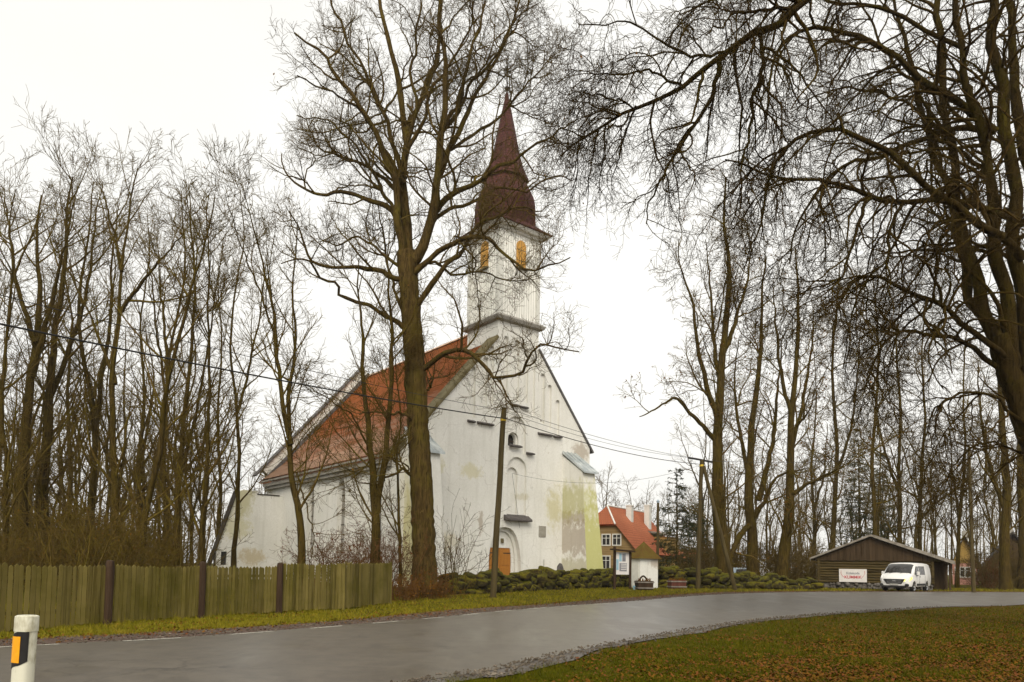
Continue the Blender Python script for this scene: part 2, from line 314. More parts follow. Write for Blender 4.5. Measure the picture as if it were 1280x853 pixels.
class MB:
    """collects boxes, prisms, tubes and lathes in one bmesh"""
    def __init__(s): s.bm = bmesh.new(); s.uv = s.bm.loops.layers.uv.new('UVMap')
    def box(s, x0, x1, y0, y1, z0, z1, M4=None, mi=0):
        vs_ = [s.bm.verts.new((x, y, z)) for x in (x0, x1) for y in (y0, y1) for z in (z0, z1)]
        if M4 is not None:
            for v in vs_: v.co = M4 @ v.co
        for f in ((0, 1, 3, 2), (4, 6, 7, 5), (0, 4, 5, 1), (2, 3, 7, 6), (0, 2, 6, 4), (1, 5, 7, 3)):
            s.bm.faces.new([vs_[i] for i in f]).material_index = mi
        return vs_
    def poly(s, pts, mi=0, uvs=None):
        f = s.bm.faces.new([s.bm.verts.new(tuple(p)) for p in pts]); f.material_index = mi
        if uvs:
            for l, q in zip(f.loops, uvs): l[s.uv].uv = q
        return f
    def prism(s, pts, d, mi=0):              # closed polygon pts (3D) pushed along d
        d = Vector(d); a = [s.bm.verts.new(tuple(p)) for p in pts]; b = [s.bm.verts.new(tuple(Vector(p) + d)) for p in pts]
        n = len(a); s.bm.faces.new(a).material_index = mi; s.bm.faces.new(b[::-1]).material_index = mi
        for i in range(n): s.bm.faces.new([a[i], b[i], b[(i + 1) % n], a[(i + 1) % n]]).material_index = mi
    def rings(s, rings, cap=True, mi=0):
        R_ = [[s.bm.verts.new(tuple(p)) for p in r] for r in rings]; n = len(R_[0])
        for a, b in zip(R_[:-1], R_[1:]):
            for i in range(n): s.bm.faces.new([a[i], a[(i + 1) % n], b[(i + 1) % n], b[i]]).material_index = mi
        if cap: s.bm.faces.new(R_[0][::-1]).material_index = mi; s.bm.faces.new(R_[-1]).material_index = mi
    def tube(s, pts, rad, n=8, mi=0):
        pts = [Vector(p) for p in pts]; rad = rad if hasattr(rad, '__len__') else [rad] * len(pts); rs = []
        for i, p in enumerate(pts):
            t = (pts[min(i + 1, len(pts) - 1)] - pts[max(i - 1, 0)]).normalized()
            u = t.cross(Vector((0, 0, 1)) if abs(t.z) < .9 else Vector((1, 0, 0))).normalized(); v = t.cross(u)
            rs.append([p + (u * math.cos(6.28318 * k / n) + v * math.sin(6.28318 * k / n)) * rad[i] for k in range(n)])
        s.rings(rs, True, mi)
    def lathe(s, prof, n=16, c=(0, 0), mi=0):
        s.rings([[(c[0] + r * math.cos(6.28318 * k / n), c[1] + r * math.sin(6.28318 * k / n), z) for k in range(n)] for z, r in prof], True, mi)
    def build(s, name, mat, parent=None, smooth=False, bevel=0, seg=1):
        bm = s.bm; bmesh.ops.recalc_face_normals(bm, faces=bm.faces[:])
        if bevel:
            ed = [e for e in bm.edges if len(e.link_faces) == 2 and e.calc_face_angle(0) > .5]
            bmesh.ops.bevel(bm, geom=ed, offset=bevel, segments=seg, affect='EDGES', clamp_overlap=True)
        me = bpy.data.meshes.new(name); bm.to_mesh(me); bm.free()
        for q in (mat if isinstance(mat, (list, tuple)) else [mat]): me.materials.append(M[q])
        if smooth:
            for p in me.polygons: p.use_smooth = True
            if smooth != 'all':
                try: me.set_sharp_from_angle(angle=R(40))
                except Exception: pass
        return link(bpy.data.objects.new(name, me), parent)
def cut(o, cutter):
    """boolean difference applied at once"""
    md = o.modifiers.new('b', 'BOOLEAN'); md.operation = 'DIFFERENCE'; md.object = cutter; md.solver = 'EXACT'
    bpy.context.view_layer.update()
    dg = bpy.context.evaluated_depsgraph_get(); me = bpy.data.meshes.new_from_object(o.evaluated_get(dg))
    o.modifiers.clear(); me.name = o.name; o.data = me
    bpy.data.objects.remove(cutter)
def thing(name, label, cat, loc=(0, 0, 0), rz=0, group=None):
    o = bpy.data.objects.new(name, None); o.empty_display_size = .3; link(o)
    o.location = loc; o.rotation_euler = (0, 0, rz); o['label'] = label; o['category'] = cat
    if group: o['group'] = group
    return o
def tag(o, label=None, cat=None, group=None, kind=None):
    for k, v in (('label', label), ('category', cat), ('group', group), ('kind', kind)):
        if v: o[k] = v
    return o
def dup(root, loc, rz=0, scale=1, label=None, group=None):
    r = root.copy(); COL.objects.link(r); r.location = loc; r.rotation_euler = (0, 0, rz); r.scale = (scale,) * 3 if not hasattr(scale, '__len__') else scale
    if label: r['label'] = label
    if group: r['group'] = group
    for ch in list(root.children):
        c = ch.copy(); COL.objects.link(c); c.parent = r
        for g in list(ch.children):
            d = g.copy(); COL.objects.link(d); d.parent = c
    return r
def lancet(u0, u1, z0, z1, pointed=False, n=7):
    """outline of an arched opening in (u, z), bottom left first"""
    wd = u1 - u0; c = (u0 + u1) / 2; pts = [(u0, z0), (u1, z0)]
    if pointed:
        h = wd * .95; zs = z1 - h
        for i in range(n + 1): t = i / n; pts.append((u1 - wd / 2 * t ** 1.0 * (1 - .0) if False else c + wd / 2 * math.cos(t * math.pi / 2) ** .8, zs + h * math.sin(t * math.pi / 2)))
        for i in range(n - 1, -1, -1): t = i / n; pts.append((c - wd / 2 * math.cos(t * math.pi / 2) ** .8, zs + h * math.sin(t * math.pi / 2)))
    else:
        zs = z1 - wd / 2
        for i in range(2 * n + 1): t = math.pi * i / (2 * n); pts.append((c + wd / 2 * math.cos(t), zs + wd / 2 * math.sin(t)))
    return pts

# ------------------------------------------------------------------ ground, road, verges
def axis(lo, hi, fine_lo, fine_hi, step):
    a = list(np.arange(fine_lo, fine_hi + 1e-6, step)); s = step
    while a[-1] < hi: s *= 1.35; a.append(a[-1] + s)
    s = step
    while a[0] > lo: s *= 1.35; a.insert(0, a[0] - s)
    return np.array(a)
gx = axis(-300, 300, -26, 46, 1.0); gy = axis(-60, 420, -2, 62, 1.0)
GX, GY = np.meshgrid(gx, gy); gv = np.stack([GX, GY, zt(GX, GY)], -1).reshape(-1, 3)
nx, ny = len(gx), len(gy); ii = (np.arange(ny - 1)[:, None] * nx + np.arange(nx - 1)[None]).ravel()
gf = np.stack([ii, ii + 1, ii + nx + 1, ii + nx], 1)
tag(mesh_np('ground', gv, gf, M['meadow']), kind='structure')
def resamp(poly, n):
    P = np.array(poly, float); m = len(P)
    if m == 2: t = np.linspace(0, 1, n)[:, None]; return P[0] * (1 - t) + P[1] * t
    Q = np.vstack([2 * P[0] - P[1], P, 2 * P[-1] - P[-2]])
    seg = np.linalg.norm(np.diff(P, axis=0), axis=1); cum = np.r_[0, np.cumsum(seg)]
    out = []
    for s in np.linspace(0, cum[-1], n):
        i = min(max(np.searchsorted(cum, s, 'right') - 1, 0), m - 2); t = (s - cum[i]) / max(seg[i], 1e-9)
        p0, p1, p2, p3 = Q[i], Q[i + 1], Q[i + 2], Q[i + 3]
        out.append(.5 * (2 * p1 + (p2 - p0) * t + (2 * p0 - 5 * p1 + 4 * p2 - p3) * t * t + (3 * p1 - p0 - 3 * p2 + p3) * t ** 3))
    return np.array(out)
far_pts = [(-17.5, 5.0), (-13.6, 8.8), (-9.10, 12.98), (-6.44, 15.46), (-2.83, 20.9), (.05, 25.9), (5.2, 31.9), (10.3, 38.0), (16.5, 42.9), (26, 47.4), (36.7, 51.2), (60, 59)]
near_pts = [(-9.5, -2.4), (-5.4, 3.6), (-1.15, 9.94), (-.30, 10.9), (1.75, 14.48), (5.2, 19.53), (8.4, 23.6), (12.6, 27.3), (18.2, 31.3), (24.9, 34.7), (36, 39.6), (62, 49)]
NR = 150
farL = resamp(far_pts, NR); nearL = resamp(near_pts, NR)
def ribbon(name, A_, B_, dz, mat, cols=4, jag=0, seed=1, crown=0):
    rg = np.random.default_rng(seed); A_ = A_.copy(); B_ = B_.copy()
    if jag:
        B_ = B_ + rg.normal(0, jag, B_.shape)
        A_ = A_ + rg.normal(0, jag * .4, A_.shape)
    t = np.linspace(0, 1, cols + 1); P = A_[:, None] * (1 - t)[None, :, None] + B_[:, None] * t[None, :, None]
    z = zt(P[..., 0], P[..., 1]) + dz + crown * (4 * t * (1 - t))[None]
    V = np.concatenate([P, z[..., None]], -1).reshape(-1, 3); n, c = len(A_), cols + 1
    i = (np.arange(n - 1)[:, None] * c + np.arange(cols)[None]).ravel()
    return mesh_np(name, V, np.stack([i, i + 1, i + c + 1, i + c], 1)[:, ::-1], M[mat])
tag(ribbon('road', farL, nearL, .030, 'asphalt', 10, .012, 3, .04), kind='structure')
def offs(L_, d):
    t = np.gradient(L_, axis=0); t /= np.linalg.norm(t, axis=1)[:, None]; nrm = np.stack([-t[:, 1], t[:, 0]], 1)
    return L_ + nrm * d
wv = 1.35 + .25 * np.sin(np.arange(NR) * .37)
tag(ribbon('gravel_verge', offs(farL, wv[:, None]), offs(farL, -.12), .022, 'gravel', 4, .05, 5), kind='structure')
tag(ribbon('gravel_verge', offs(nearL, .15), offs(nearL, (-.42 - .12 * np.sin(np.arange(NR) * .5) + .22 * np.linspace(0, 1, NR))[:, None]), .024, 'gravel_grey', 4, .06, 6), kind='structure')
# edge line: one dash and one gap of a metre each along the far edge
s_cum = np.r_[0, np.cumsum(np.linalg.norm(np.diff(farL, axis=0), axis=1))]
def on_far(s): return np.array([np.interp(s, s_cum, farL[:, 0]), np.interp(s, s_cum, farL[:, 1])])
dm = MB(); s0 = 3.0
while s0 < 34:
    q = []
    for s in (s0, s0 + 1.05):
        p = on_far(s); p2 = on_far(s + .05); t = (p2 - p) / np.linalg.norm(p2 - p); nn = np.array([t[1], -t[0]])
        q.append((p + nn * .22, p + nn * .33))
    dm.poly([(*c, float(zt(*c)) + .043) for c in (q[0][0], q[0][1], q[1][1], q[1][0])]); s0 += 2.1
tag(dm.build('road_marking', 'road_paint'), kind='structure')

# ------------------------------------------------------------------ damp winter air
hz, nth, bh = new_mat('haze'); nth.nodes.remove(bh); pv = nth.nodes.new('ShaderNodeVolumePrincipled')
pv.inputs['Color'].default_value = (.93, .92, .90, 1); pv.inputs['Density'].default_value = .00025; pv.inputs['Anisotropy'].default_value = .2
nth.links.new(pv.outputs[0], nth.nodes['Material Output'].inputs['Volume']); M['haze'] = hz
m_ = bmesh.new(); bmesh.ops.create_cube(m_, size=1); me_ = bpy.data.meshes.new('haze'); m_.to_mesh(me_); m_.free(); me_.materials.append(hz)
o_ = bpy.data.objects.new('haze', me_); COL.objects.link(o_); o_.scale = (gx[-1] - gx[0] + 20, gy[-1] - gy[0] + 20, 43); o_.location = ((gx[0] + gx[-1]) / 2, (gy[0] + gy[-1]) / 2, 20.5); o_['kind'] = 'stuff'
# ------------------------------------------------------------------ church
ZG = float(zt(*CA))
CH = thing('church', 'white plastered church with red tiled roof and tall dark red spire', 'church', (CA[0], CA[1], 0), CTH)
W, UA, ZL, ZRr, ZA, TS, ZC, ZT, LN = 15.75, 8.915, 8.5, 10.32, 18.76, 3.53, 17.9, 24.43, 21.7
l, r = UA - TS / 2, UA + TS / 2
kl, kr = (ZA - ZL) / UA, (ZA - ZRr) / (W - UA)
prof = [(0, -.3), (W, -.3), (W, ZRr - .1), (r, ZA - kr * (r - UA)), (r, ZC), (l, ZC), (l, ZA - kl * (UA - l)), (0, ZL - .1)]
g = MB(); g.prism([(u, 0, z) for u, z in prof], (0, .9, 0)); gable = g.build('gable_wall', 'plaster_front', CH)
def cutter(polys, y0, y1):
    m = MB()
    for P in polys: m.prism([(u, y0, z) for u, z in P], (0, y1 - y0, 0))
    return m.build('cutter', 'plaster_front', CH)
def nich(x0, x1, y0, y1, pointed=False):   # photo columns and rows of a niche on the front
    u0, _ = FP(x0, (y0 + y1) / 2); u1, _ = FP(x1, (y0 + y1) / 2); _, zb = FP((x0 + x1) / 2, y1); _, zt_ = FP((x0 + x1) / 2, y0)
    return lancet(u0, u1, zb, zt_, pointed)
lan = [(589, 594.5, 459, 522), (604, 609.5, 447, 507), (611.5, 617.5, 432, 505), (630, 635, 420, 500), (643, 649.5, 425, 500), (655, 660.5, 437, 504), (664, 669, 449, 520), (676, 681, 467, 530), (684.5, 689.5, 481, 537), (694.5, 699.5, 500, 548)]
deep = [nich(*q) for q in lan] + [nich(633, 657.5, 520.5, 567), nich(634, 658, 571.5, 648)]
cut(gable, cutter(deep, -1, .17))
pc = FP(631, 700)[0]
def port(hw, ztop): return lancet(pc - hw, pc + hw, -1, ztop, True)
ZP = FP(634, 659)[1]
cut(gable, cutter([port(1.36, ZP), nich(637, 650, 540, 558), nich(635, 648.5, 584, 648)], -1, .34))
cut(gable, cutter([port(1.14, ZP - .25)], -1, .5))
cut(gable, cutter([port(.93, ZP - .5), nich(638, 648.5, 541.5, 557)], -1, .66))
for i in range(len(gable.data.polygons)): gable.data.polygons[i].use_smooth = False
# door under a plain tympanum
zd = FP(636, 685)[1]
d = MB(); d.box(pc - .93, pc - .006, .56, .64, ZG - .1, zd); d.box(pc + .006, pc + .93, .56, .64, ZG - .1, zd)
for sx in (-1, 1):
    for q in range(2): d.box(pc + sx * .47 - .36, pc + sx * .47 + .36, .535, .56, .5 + q * 1.15, 1.5 + q * 1.15)
door = d.build('door', 'door_wood', CH, bevel=.012)
for sx in (-1, 1):
    for z in (.7, zd - .35): h = MB(); h.box(pc + sx * .9 - sx * .02, pc + sx * .28, .520, .534, z - .03, z + .03); h.build('hinge', 'iron', door)
tp = MB(); tp.prism([(u, .52, z) for u, z in [(pc - .93, zd), (pc + .93, zd)] + [p for p in port(.93, ZP - .5)[2:] if p[1] > zd + .01]], (0, .1, 0)); tp.build('tympanum', 'plaster_side', CH)
lt = MB(); lt.box(pc + .02, pc + .2, .40, .50, zd + .33, zd + .62); lt.lathe([(zd + .3, .02), (zd + .35, .06), (zd + .5, .07), (zd + .56, .02)], 8, (pc + .11, .37)); lt.build('lamp', 'coping', CH)
# gable window, its sill, the ledges and the plaque
uw0, zw1 = FP(638, 541.5); uw1, zw0 = FP(648.5, 557)
wg = MB(); wg.box(uw0 - .02, uw1 + .02, .60, .64, zw0, zw1); win = wg.build('window', 'glass_dark', CH)
wf = MB(); uc = (uw0 + uw1) / 2; wf.box(uc - .03, uc + .03, .54, .597, zw0, zw1); wf.box(uw0, uw1, .545, .595, (zw0 + zw1) / 2 - .1, (zw0 + zw1) / 2 - .04); wf.build('frame', 'post_wood', win)
def ledge(x0, x1, y0, y1, dep, name='ledge'):
    u0, z1 = FP(x0, y0); u1, z0 = FP(x1, y1); u1 = FP(x1, (y0 + y1) / 2)[0]; zc = (z0 + z1) / 2; hh = .10
    m = MB(); m.prism([(u0, .06, zc + hh), (u0, -dep, zc - .02), (u0, -dep, zc - hh), (u0, .06, zc - hh)], (u1 - u0, 0, 0)); return m.build(name, 'stone_dark', CH, bevel=.03)
for q in ((584, 593, 523, 530), (596, 616, 527, 532), (637, 647.5, 503, 509), (649, 659, 506, 512), (672, 690, 540, 546), (691.5, 701, 543, 549)): ledge(*q, .24)
ledge(637, 651, 555, 560, .25, 'sill'); ledge(657.5, 666, 565, 569, .3)
u0, z0 = FP(629.5, 650); u1, _ = FP(661, 650)
m = MB(); m.prism([(u0, .1, z0 + .42), (u0, -.42, z0 + .08), (u0, -.42, z0 - .06), (u0, .1, z0 - .02)], (u1 - u0, 0, 0)); m.build('door_hood', 'stone_dark', CH, bevel=.03)
u0, z1 = FP(673.5, 657.5); u1, z0 = FP(682, 672)
m = MB(); m.box(u0, u1, -.05, .05, z0, z1); m.build('plaque', 'plaque', CH, bevel=.02)
m = MB()   # lightning conductor and a thin pipe on the front
m.tube([(11.4, -.05, .3), (11.4, -.05, 2.1)], .02, 5); m.build('pipe', 'grey_trim', CH)
# copings on the gable
m = MB()
def slab_line(m, p, q, t0, t1, y0, y1):
    (a0, b0), (a1, b1) = p, q; dx, dz = a1 - a0, b1 - b0; n = math.hypot(dx, dz); nx_, nz_ = -dz / n, dx / n
    if nz_ < 0: nx_, nz_ = -nx_, -nz_
    m.prism([(a0 + nx_ * t0, y0, b0 + nz_ * t0), (a1 + nx_ * t0, y0, b1 + nz_ * t0), (a1 + nx_ * t1, y0, b1 + nz_ * t1), (a0 + nx_ * t1, y0, b0 + nz_ * t1)], (0, y1 - y0, 0))
slab_line(m, (-.35, ZL - .35 * kl), (l - .003, ZA - kl * (UA - l)), -.07, .14, -.12, 1.05); m.build('coping', 'coping', CH, bevel=.03)
m = MB(); slab_line(m, (W + .3, ZRr - .3 * kr), (r + .003, ZA - kr * (r - UA)), -.05, .09, -.1, 1.0); m.build('coping', 'slate_edge', CH)
# nave walls and side windows
nv = MB(); nv.prism([(u, .9, z) for u, z in [(0.0, -.3), (W, -.3), (W, ZRr - .9), (UA, ZA - 1.2), (0.0, ZL - .75)]], (0, LN - .9, 0)); nave = nv.build('nave_wall', 'plaster_side', CH)
sc_ = MB(); SW = [(2.1, 3.35, 2.2, 7.3), (7.1, 8.3, 2.4, 7.3), (12.1, 13.3, 2.2, 7.3)]
for v0, v1, za, zb in SW: sc_.prism([(-.5, y, z) for y, z in lancet(v0, v1, za, zb, True)], (.9, 0, 0))
cut(nave, sc_.build('cutter', 'plaster_side', CH))
for v0, v1, za, zb in SW:
    m = MB(); m.box(.36, .39, v0, v1, za, zb - .1); gw = m.build('window', 'grey_trim', CH)
    m = MB(); m.box(.31, .357, (v0 + v1) / 2 - .03, (v0 + v1) / 2 + .03, za, zb - .15)
    for k in range(4): m.box(.32, .355, v0, v1, za + .8 + k, za + .85 + k)
    m.build('frame', 'iron', gw)
# roof: tiled slopes with a flared eave, then the hip over the apse
def slope(m, P, flip=False):
    """quad strip lists: eave line to ridge line, uv in metres (v from the eave up)"""
    for (a, b, c, d_, v0, v1) in P:
        L0 = (Vector(b) - Vector(a)).length
        m.poly([a, b, c, d_], 0, [(0, v0), (L0, v0), (L0, v1), (0, v1)])
rf = MB(); ez, eu = ZL - .16, -.5
pk = (1.3, ZL + 1.3 * kl - .12); hyp = math.hypot(pk[0] - eu, pk[1] - ez); hy2 = math.hypot(UA - pk[0], ZA - .15 - pk[1])
Y0, Y1 = .9, LN - .2
slope(rf, [((eu, Y0, ez), (eu, Y1, ez), (pk[0], Y1, pk[1]), (pk[0], Y0, pk[1]), 0, hyp), ((pk[0], Y0, pk[1]), (pk[0], Y1, pk[1]), (UA, Y1, ZA - .15), (UA, Y0, ZA - .15), hyp, hyp + hy2)])
er = (W + .5, ZRr - .5 * kr)
slope(rf, [((er[0], Y1, er[1]), (er[0], Y0, er[1]), (UA, Y0, ZA - .15), (UA, Y1, ZA - .15), 0, 11)])
YE = LN + 3.2
slope(rf, [((eu, LN + .5, ez - .15), (eu + 1.9, YE, ez - .15), (UA, LN + .5, ZA - 2.2), (UA, LN + .45, ZA - 2.2), 0, 9)])
slope(rf, [((eu + 1.9, YE, ez - .15), (W - 1.5, YE, ez - .15), (UA + .1, LN + .5, ZA - 2.2), (UA, LN + .5, ZA - 2.2), 0, 9), ((W - 1.5, YE, ez - .15), (W + .5, LN + .5, ez - .15), (UA + .1, LN + .45, ZA - 2.2), (UA, LN + .5, ZA - 2.2), 0, 9)])
bmesh.ops.solidify(rf.bm, geom=rf.bm.faces[:], thickness=.09)
rf.build('roof', 'roof_tiles', CH)
m = MB(); m.prism([(UA - .16, Y0, ZA - .2), (UA, Y0, ZA - .02), (UA + .16, Y0, ZA - .2)], (0, Y1 - Y0, 0)); m.build('ridge_tiles', 'roof_tiles', CH)
m = MB(); m.box(-.42, .0, .9, LN - .3, ez - .62, ez - .36); m.box(-.30, -.003, .9, LN - .3, ez - .86, ez - .62); m.box(-.56, -.46, .9, LN - .3, ez - .26, ez - .13); m.build('eave_cornice', 'grey_trim', CH)
# east gable parapet standing above the tiles
m = MB()
slab_line(m, (.15, ZL + .15 * kl), (UA, ZA), -1.6, .78, LN - .2, LN + .45); slab_line(m, (W, ZRr), (UA, ZA), -1.6, .45, LN - .2, LN + .45); m.build('parapet', 'white_trim', CH)
m = MB()
slab_line(m, (-.35, ZL - .35 * kl), (UA, ZA), 0.782, .90, LN - .3, LN + .55); slab_line(m, (-.3, ZL - .3 * kl), (UA, ZA), -.05, .20, LN - .34, LN - .203); slab_line(m, (W + .2, ZRr - .2 * kr), (UA, ZA), .452, .55, LN - .3, LN + .55); m.build('coping', 'slate_edge', CH)
m = MB(); m.prism([(0, LN, -.3), (W, LN, -.3), (W - 1.8, YE - .3, -.3), (2.0, YE - .3, -.3)], (0, 0, ZL - .1)); m.build('apse_wall', 'plaster_side', CH)
# buttresses against the front
def buttress(u0, u1, du, mat):
    p0, p1, zt0, zt1 = 2.0, 2.6, 9.55, 8.1
    m = MB(); F4 = lambda u, z: [(u, .2, -.3), (u, -p1, -.3), (u, -p0, zt1), (u, .2, zt0)]
    vs0 = [m.bm.verts.new(c) for c in F4(u0, 0)]
    vs1 = [m.bm.verts.new(c) for c in [(u1 + du, .2, -.3), (u1 + du, -p1, -.3), (u1, -p0, zt1), (u1, .2, zt0)]]
    m.bm.faces.new(vs0).material_index = 1
    for i in range(4): m.bm.faces.new([vs0[i], vs1[i], vs1[(i + 1) % 4], vs0[(i + 1) % 4]])
    m.bm.faces.new(vs1[::-1])
    b = m.build('buttress', mat, CH)
    c = MB(); c.prism([(u0 - .1, .1, zt0 + .14), (u0 - .1, -p0 - .25, zt1 - .07), (u0 - .1, -p0 - .25, zt1 + .06), (u0 - .1, .1, zt0 + .26)], (u1 - u0 + .3, 0, 0))
    for k in range(4):
        uu = u0 + (u1 - u0) * k / 3; c.prism([(uu, .05, zt0 + .25), (uu, -p0 - .22, zt1 + .05), (uu, -p0 - .22, zt1 + .10), (uu, .05, zt0 + .30)], (.03, 0, 0))
    c.build('cap', 'zinc', b)
buttress(13.1, 14.25, .6, ['plaster_moss', 'plaster_flank'])
buttress(.35, 1.5, .3, ['plaster_front', 'plaster_moss'])
# sacristy built against the north side
m = MB(); ap = [(-4.9, -.3), (-4.9, 2.4), (-3.55, 6.75), (-3.1, 7.05), (-2.0, 7.05), (-1.95, 6.75), (-.003, 6.75), (-.003, -.3)]
m.prism([(u, 18, z) for u, z in ap], (0, .62, 0)); sac = m.build('sacristy_wall', 'plaster_annex', CH)
m = MB(); m.prism([(-4.35, 17.7, 2.1 + .6), (-4.35 + .6, 17.7, 2.7), (-4.35 + .6, 18.6, 2.7), (-4.35, 18.6, 2.7)], (0, 0, 0.001)) if False else None
m = MB(); slab_line(m, (-5.25, 1.3), (-3.5, 6.95), .003, .11, 17.9, 18.70); m.box(-2.05, -.3, 17.95, 18.66, 6.76, 6.84); m.build('sacristy_roof', 'dark_roof', CH)
sw = MB(); sw.box(-4.55, -4.12, 17.9, 18.3, 1.35, 2.35); cut(sac, sw.build('cutter', 'plaster_annex', CH))
m = MB(); m.box(-4.55, -4.12, 18.2, 18.24, 1.35, 2.35); gw = m.build('window', 'glass_dark', CH); m = MB(); m.box(-4.35, -4.32, 18.14, 18.19, 1.35, 2.35); m.box(-4.55, -4.12, 18.14, 18.185, 1.9, 1.94); m.build('frame', 'iron', gw)
# tower
m = MB(); m.box(l, r, .9, TS, 8, ZC); m.build('tower_base', 'plaster_side', CH)
tc = (UA, TS / 2)
def sqbox(m, half, z0, z1): m.box(tc[0] - half, tc[0] + half, tc[1] - half, tc[1] + half, z0, z1)
def sqring(m, prof):
    m.rings([[(tc[0] + sx * hh, tc[1] + sy * hh, z) for sx, sy in ((-1, -1), (1, -1), (1, 1), (-1, 1))] for z, hh in prof])
hs_ = TS / 2
m = MB(); sqring(m, [(ZC - .05, hs_ + .02), (ZC + .02, hs_ + .28), (ZC + .2, hs_ + .36), (ZC + .24, hs_ + .36), (ZC + .5, hs_ - .02)]); m.build('string_course', 'grey_trim', CH)
hb = hs_ + .0; zb0, zb1 = ZC + .42, ZT - .1
m = MB(); sqbox(m, hb, zb0, zb1); twr = m.build('belfry', 'tower_board', CH)
bt = MB()
for k in range(4):
    Rk = Matrix.Translation((tc[0], tc[1], 0)) @ Matrix.Rotation(k * math.pi / 2, 4, 'Z')
    for i in range(-7, 8):
        x = i * .205
        if abs(x) > hb - .3: continue
        bt.box(x - .022, x + .022, -hb - .028, -hb + .002, zb0, zb1 - .02, Rk)
    for s in (-1, 1): bt.box(s * (hb - .13) - .15, s * (hb - .13) + .15, -hb - .06, -hb + .001, zb0 - .02, zb1 - .01, Rk)
bt.build('batten', 'white_trim', twr)
for k, (x0, x1, yA, yB) in enumerate(((647, 658, 307, 339), (597, 609, 308, 340))):
    m = MB(); hw, za_, zb_ = .40, 21.85, 23.75
    Rk = Matrix.Translation((tc[0], tc[1], 0)) @ Matrix.Rotation([0, -math.pi / 2, math.pi / 2, math.pi][k], 4, 'Z')
    xo = .06 if k == 0 else .12
    P = [Rk @ Vector((x + xo, -hb - .075, z)) for x, z in lancet(-hw, hw, za_, zb_, False)]
    m.prism(P, Rk.to_3x3() @ Vector((0, .09, 0)))
    sh = m.build('shutter', 'shutter', twr)
    m = MB(); m.box(xo - hw - .1, xo + hw + .1, -hb - .2, -hb + .0, za_ - .1, za_ - .003, Rk); m.box(xo - .012, xo + .012, -hb - .085, -hb - .0755, za_, zb_ - .05, Rk)
    for q in range(2): m.box(xo - hw, xo + hw, -hb - .085, -hb - .0755, za_ + .45 + q * .75, za_ + .49 + q * .75, Rk)
    m.build('sill', 'coping', sh)
m = MB(); sqring(m, [(ZT - .32, hb + .02), (ZT - .26, hb + .14), (ZT - .12, hb + .18), (ZT - .10, hb + .40), (ZT + .06, hb + .52), (ZT + .12, hb + .54)]); m.build('cornice', 'white_trim', CH)
def zz(y): return at(632, y, 49.3)[2]
def spire_ring(z, half, sq, n=48):
    out = []
    for i in range(n):
        a = 2 * math.pi * i / n + math.pi / n * 0
        rs = 1 / max(abs(math.cos(a)), abs(math.sin(a))); b_ = (a % (math.pi / 4)) - math.pi / 8; ro = math.cos(math.pi / 8) / math.cos(b_) * 1.04
        q = half * (rs * sq + ro * (1 - sq)); out.append((tc[0] + q * math.cos(a), tc[1] + q * math.sin(a), z))
    return out
e0 = hb + .62; pm = .0547
sp = MB()
zA = ZT + .20; zB = zz(262)
pr = [(ZT + .121, e0, 1), (zA, e0, 1), (zA + (zB - zA) * .16, e0 - .42, .95), (zA + (zB - zA) * .34, e0 - .74, .78), (zA + (zB - zA) * .55, 1.76, .50), (zA + (zB - zA) * .78, 1.92, .22), (zB, 2.02, .05), (zz(256), 2.02, 0), (zz(249), 1.92, 0), (zz(241), 1.70, 0), (zz(234), 1.50, 0), (zz(229), 1.36, 0)]
sp.rings([spire_ring(z, h_, s_) for z, h_, s_ in pr])
pr2 = [(zz(229.6), 1.36, 0), (zz(229.4), 1.60, 0), (zz(226), 1.56, 0), (zz(219), 1.36, 0), (zz(208), 1.13, 0), (zz(194), .92, 0), (zz(175), .72, 0), (zz(159), .55, 0), (zz(140), .33, 0), (zz(128), .19, 0), (zz(118), .08, 0)]
sp.rings([spire_ring(z, h_, s_) for z, h_, s_ in pr2])
uvl = sp.uv
for f in sp.bm.faces:
    for lp in f.loops:
        c = lp.vert.co; lp[uvl].uv = (math.atan2(c.y - tc[1], c.x - tc[0]) * 1.6, c.z)
spire = sp.build('spire', 'spire_shingle', CH, smooth=True)
m = MB(); m.tube([(tc[0], tc[1], zz(121)), (tc[0], tc[1], zz(84))], [.05, .03], 6)
zb = zz(112); m.lathe([(zb - .17, .02), (zb - .1, .14), (zb, .18), (zb + .1, .14), (zb + .17, .02)], 10, tc)
zk = zz(90); m.box(tc[0] - .35, tc[0] + .3, tc[1] - .02, tc[1] + .02, zk - .08, zk + .06); m.prism([(tc[0] + .2, tc[1] - .02, zk), (tc[0] + .42, tc[1] - .02, zk + .25), (tc[0] + .15, tc[1] - .02, zk + .1)], (0, .04, 0)); m.build('finial', 'iron', spire)
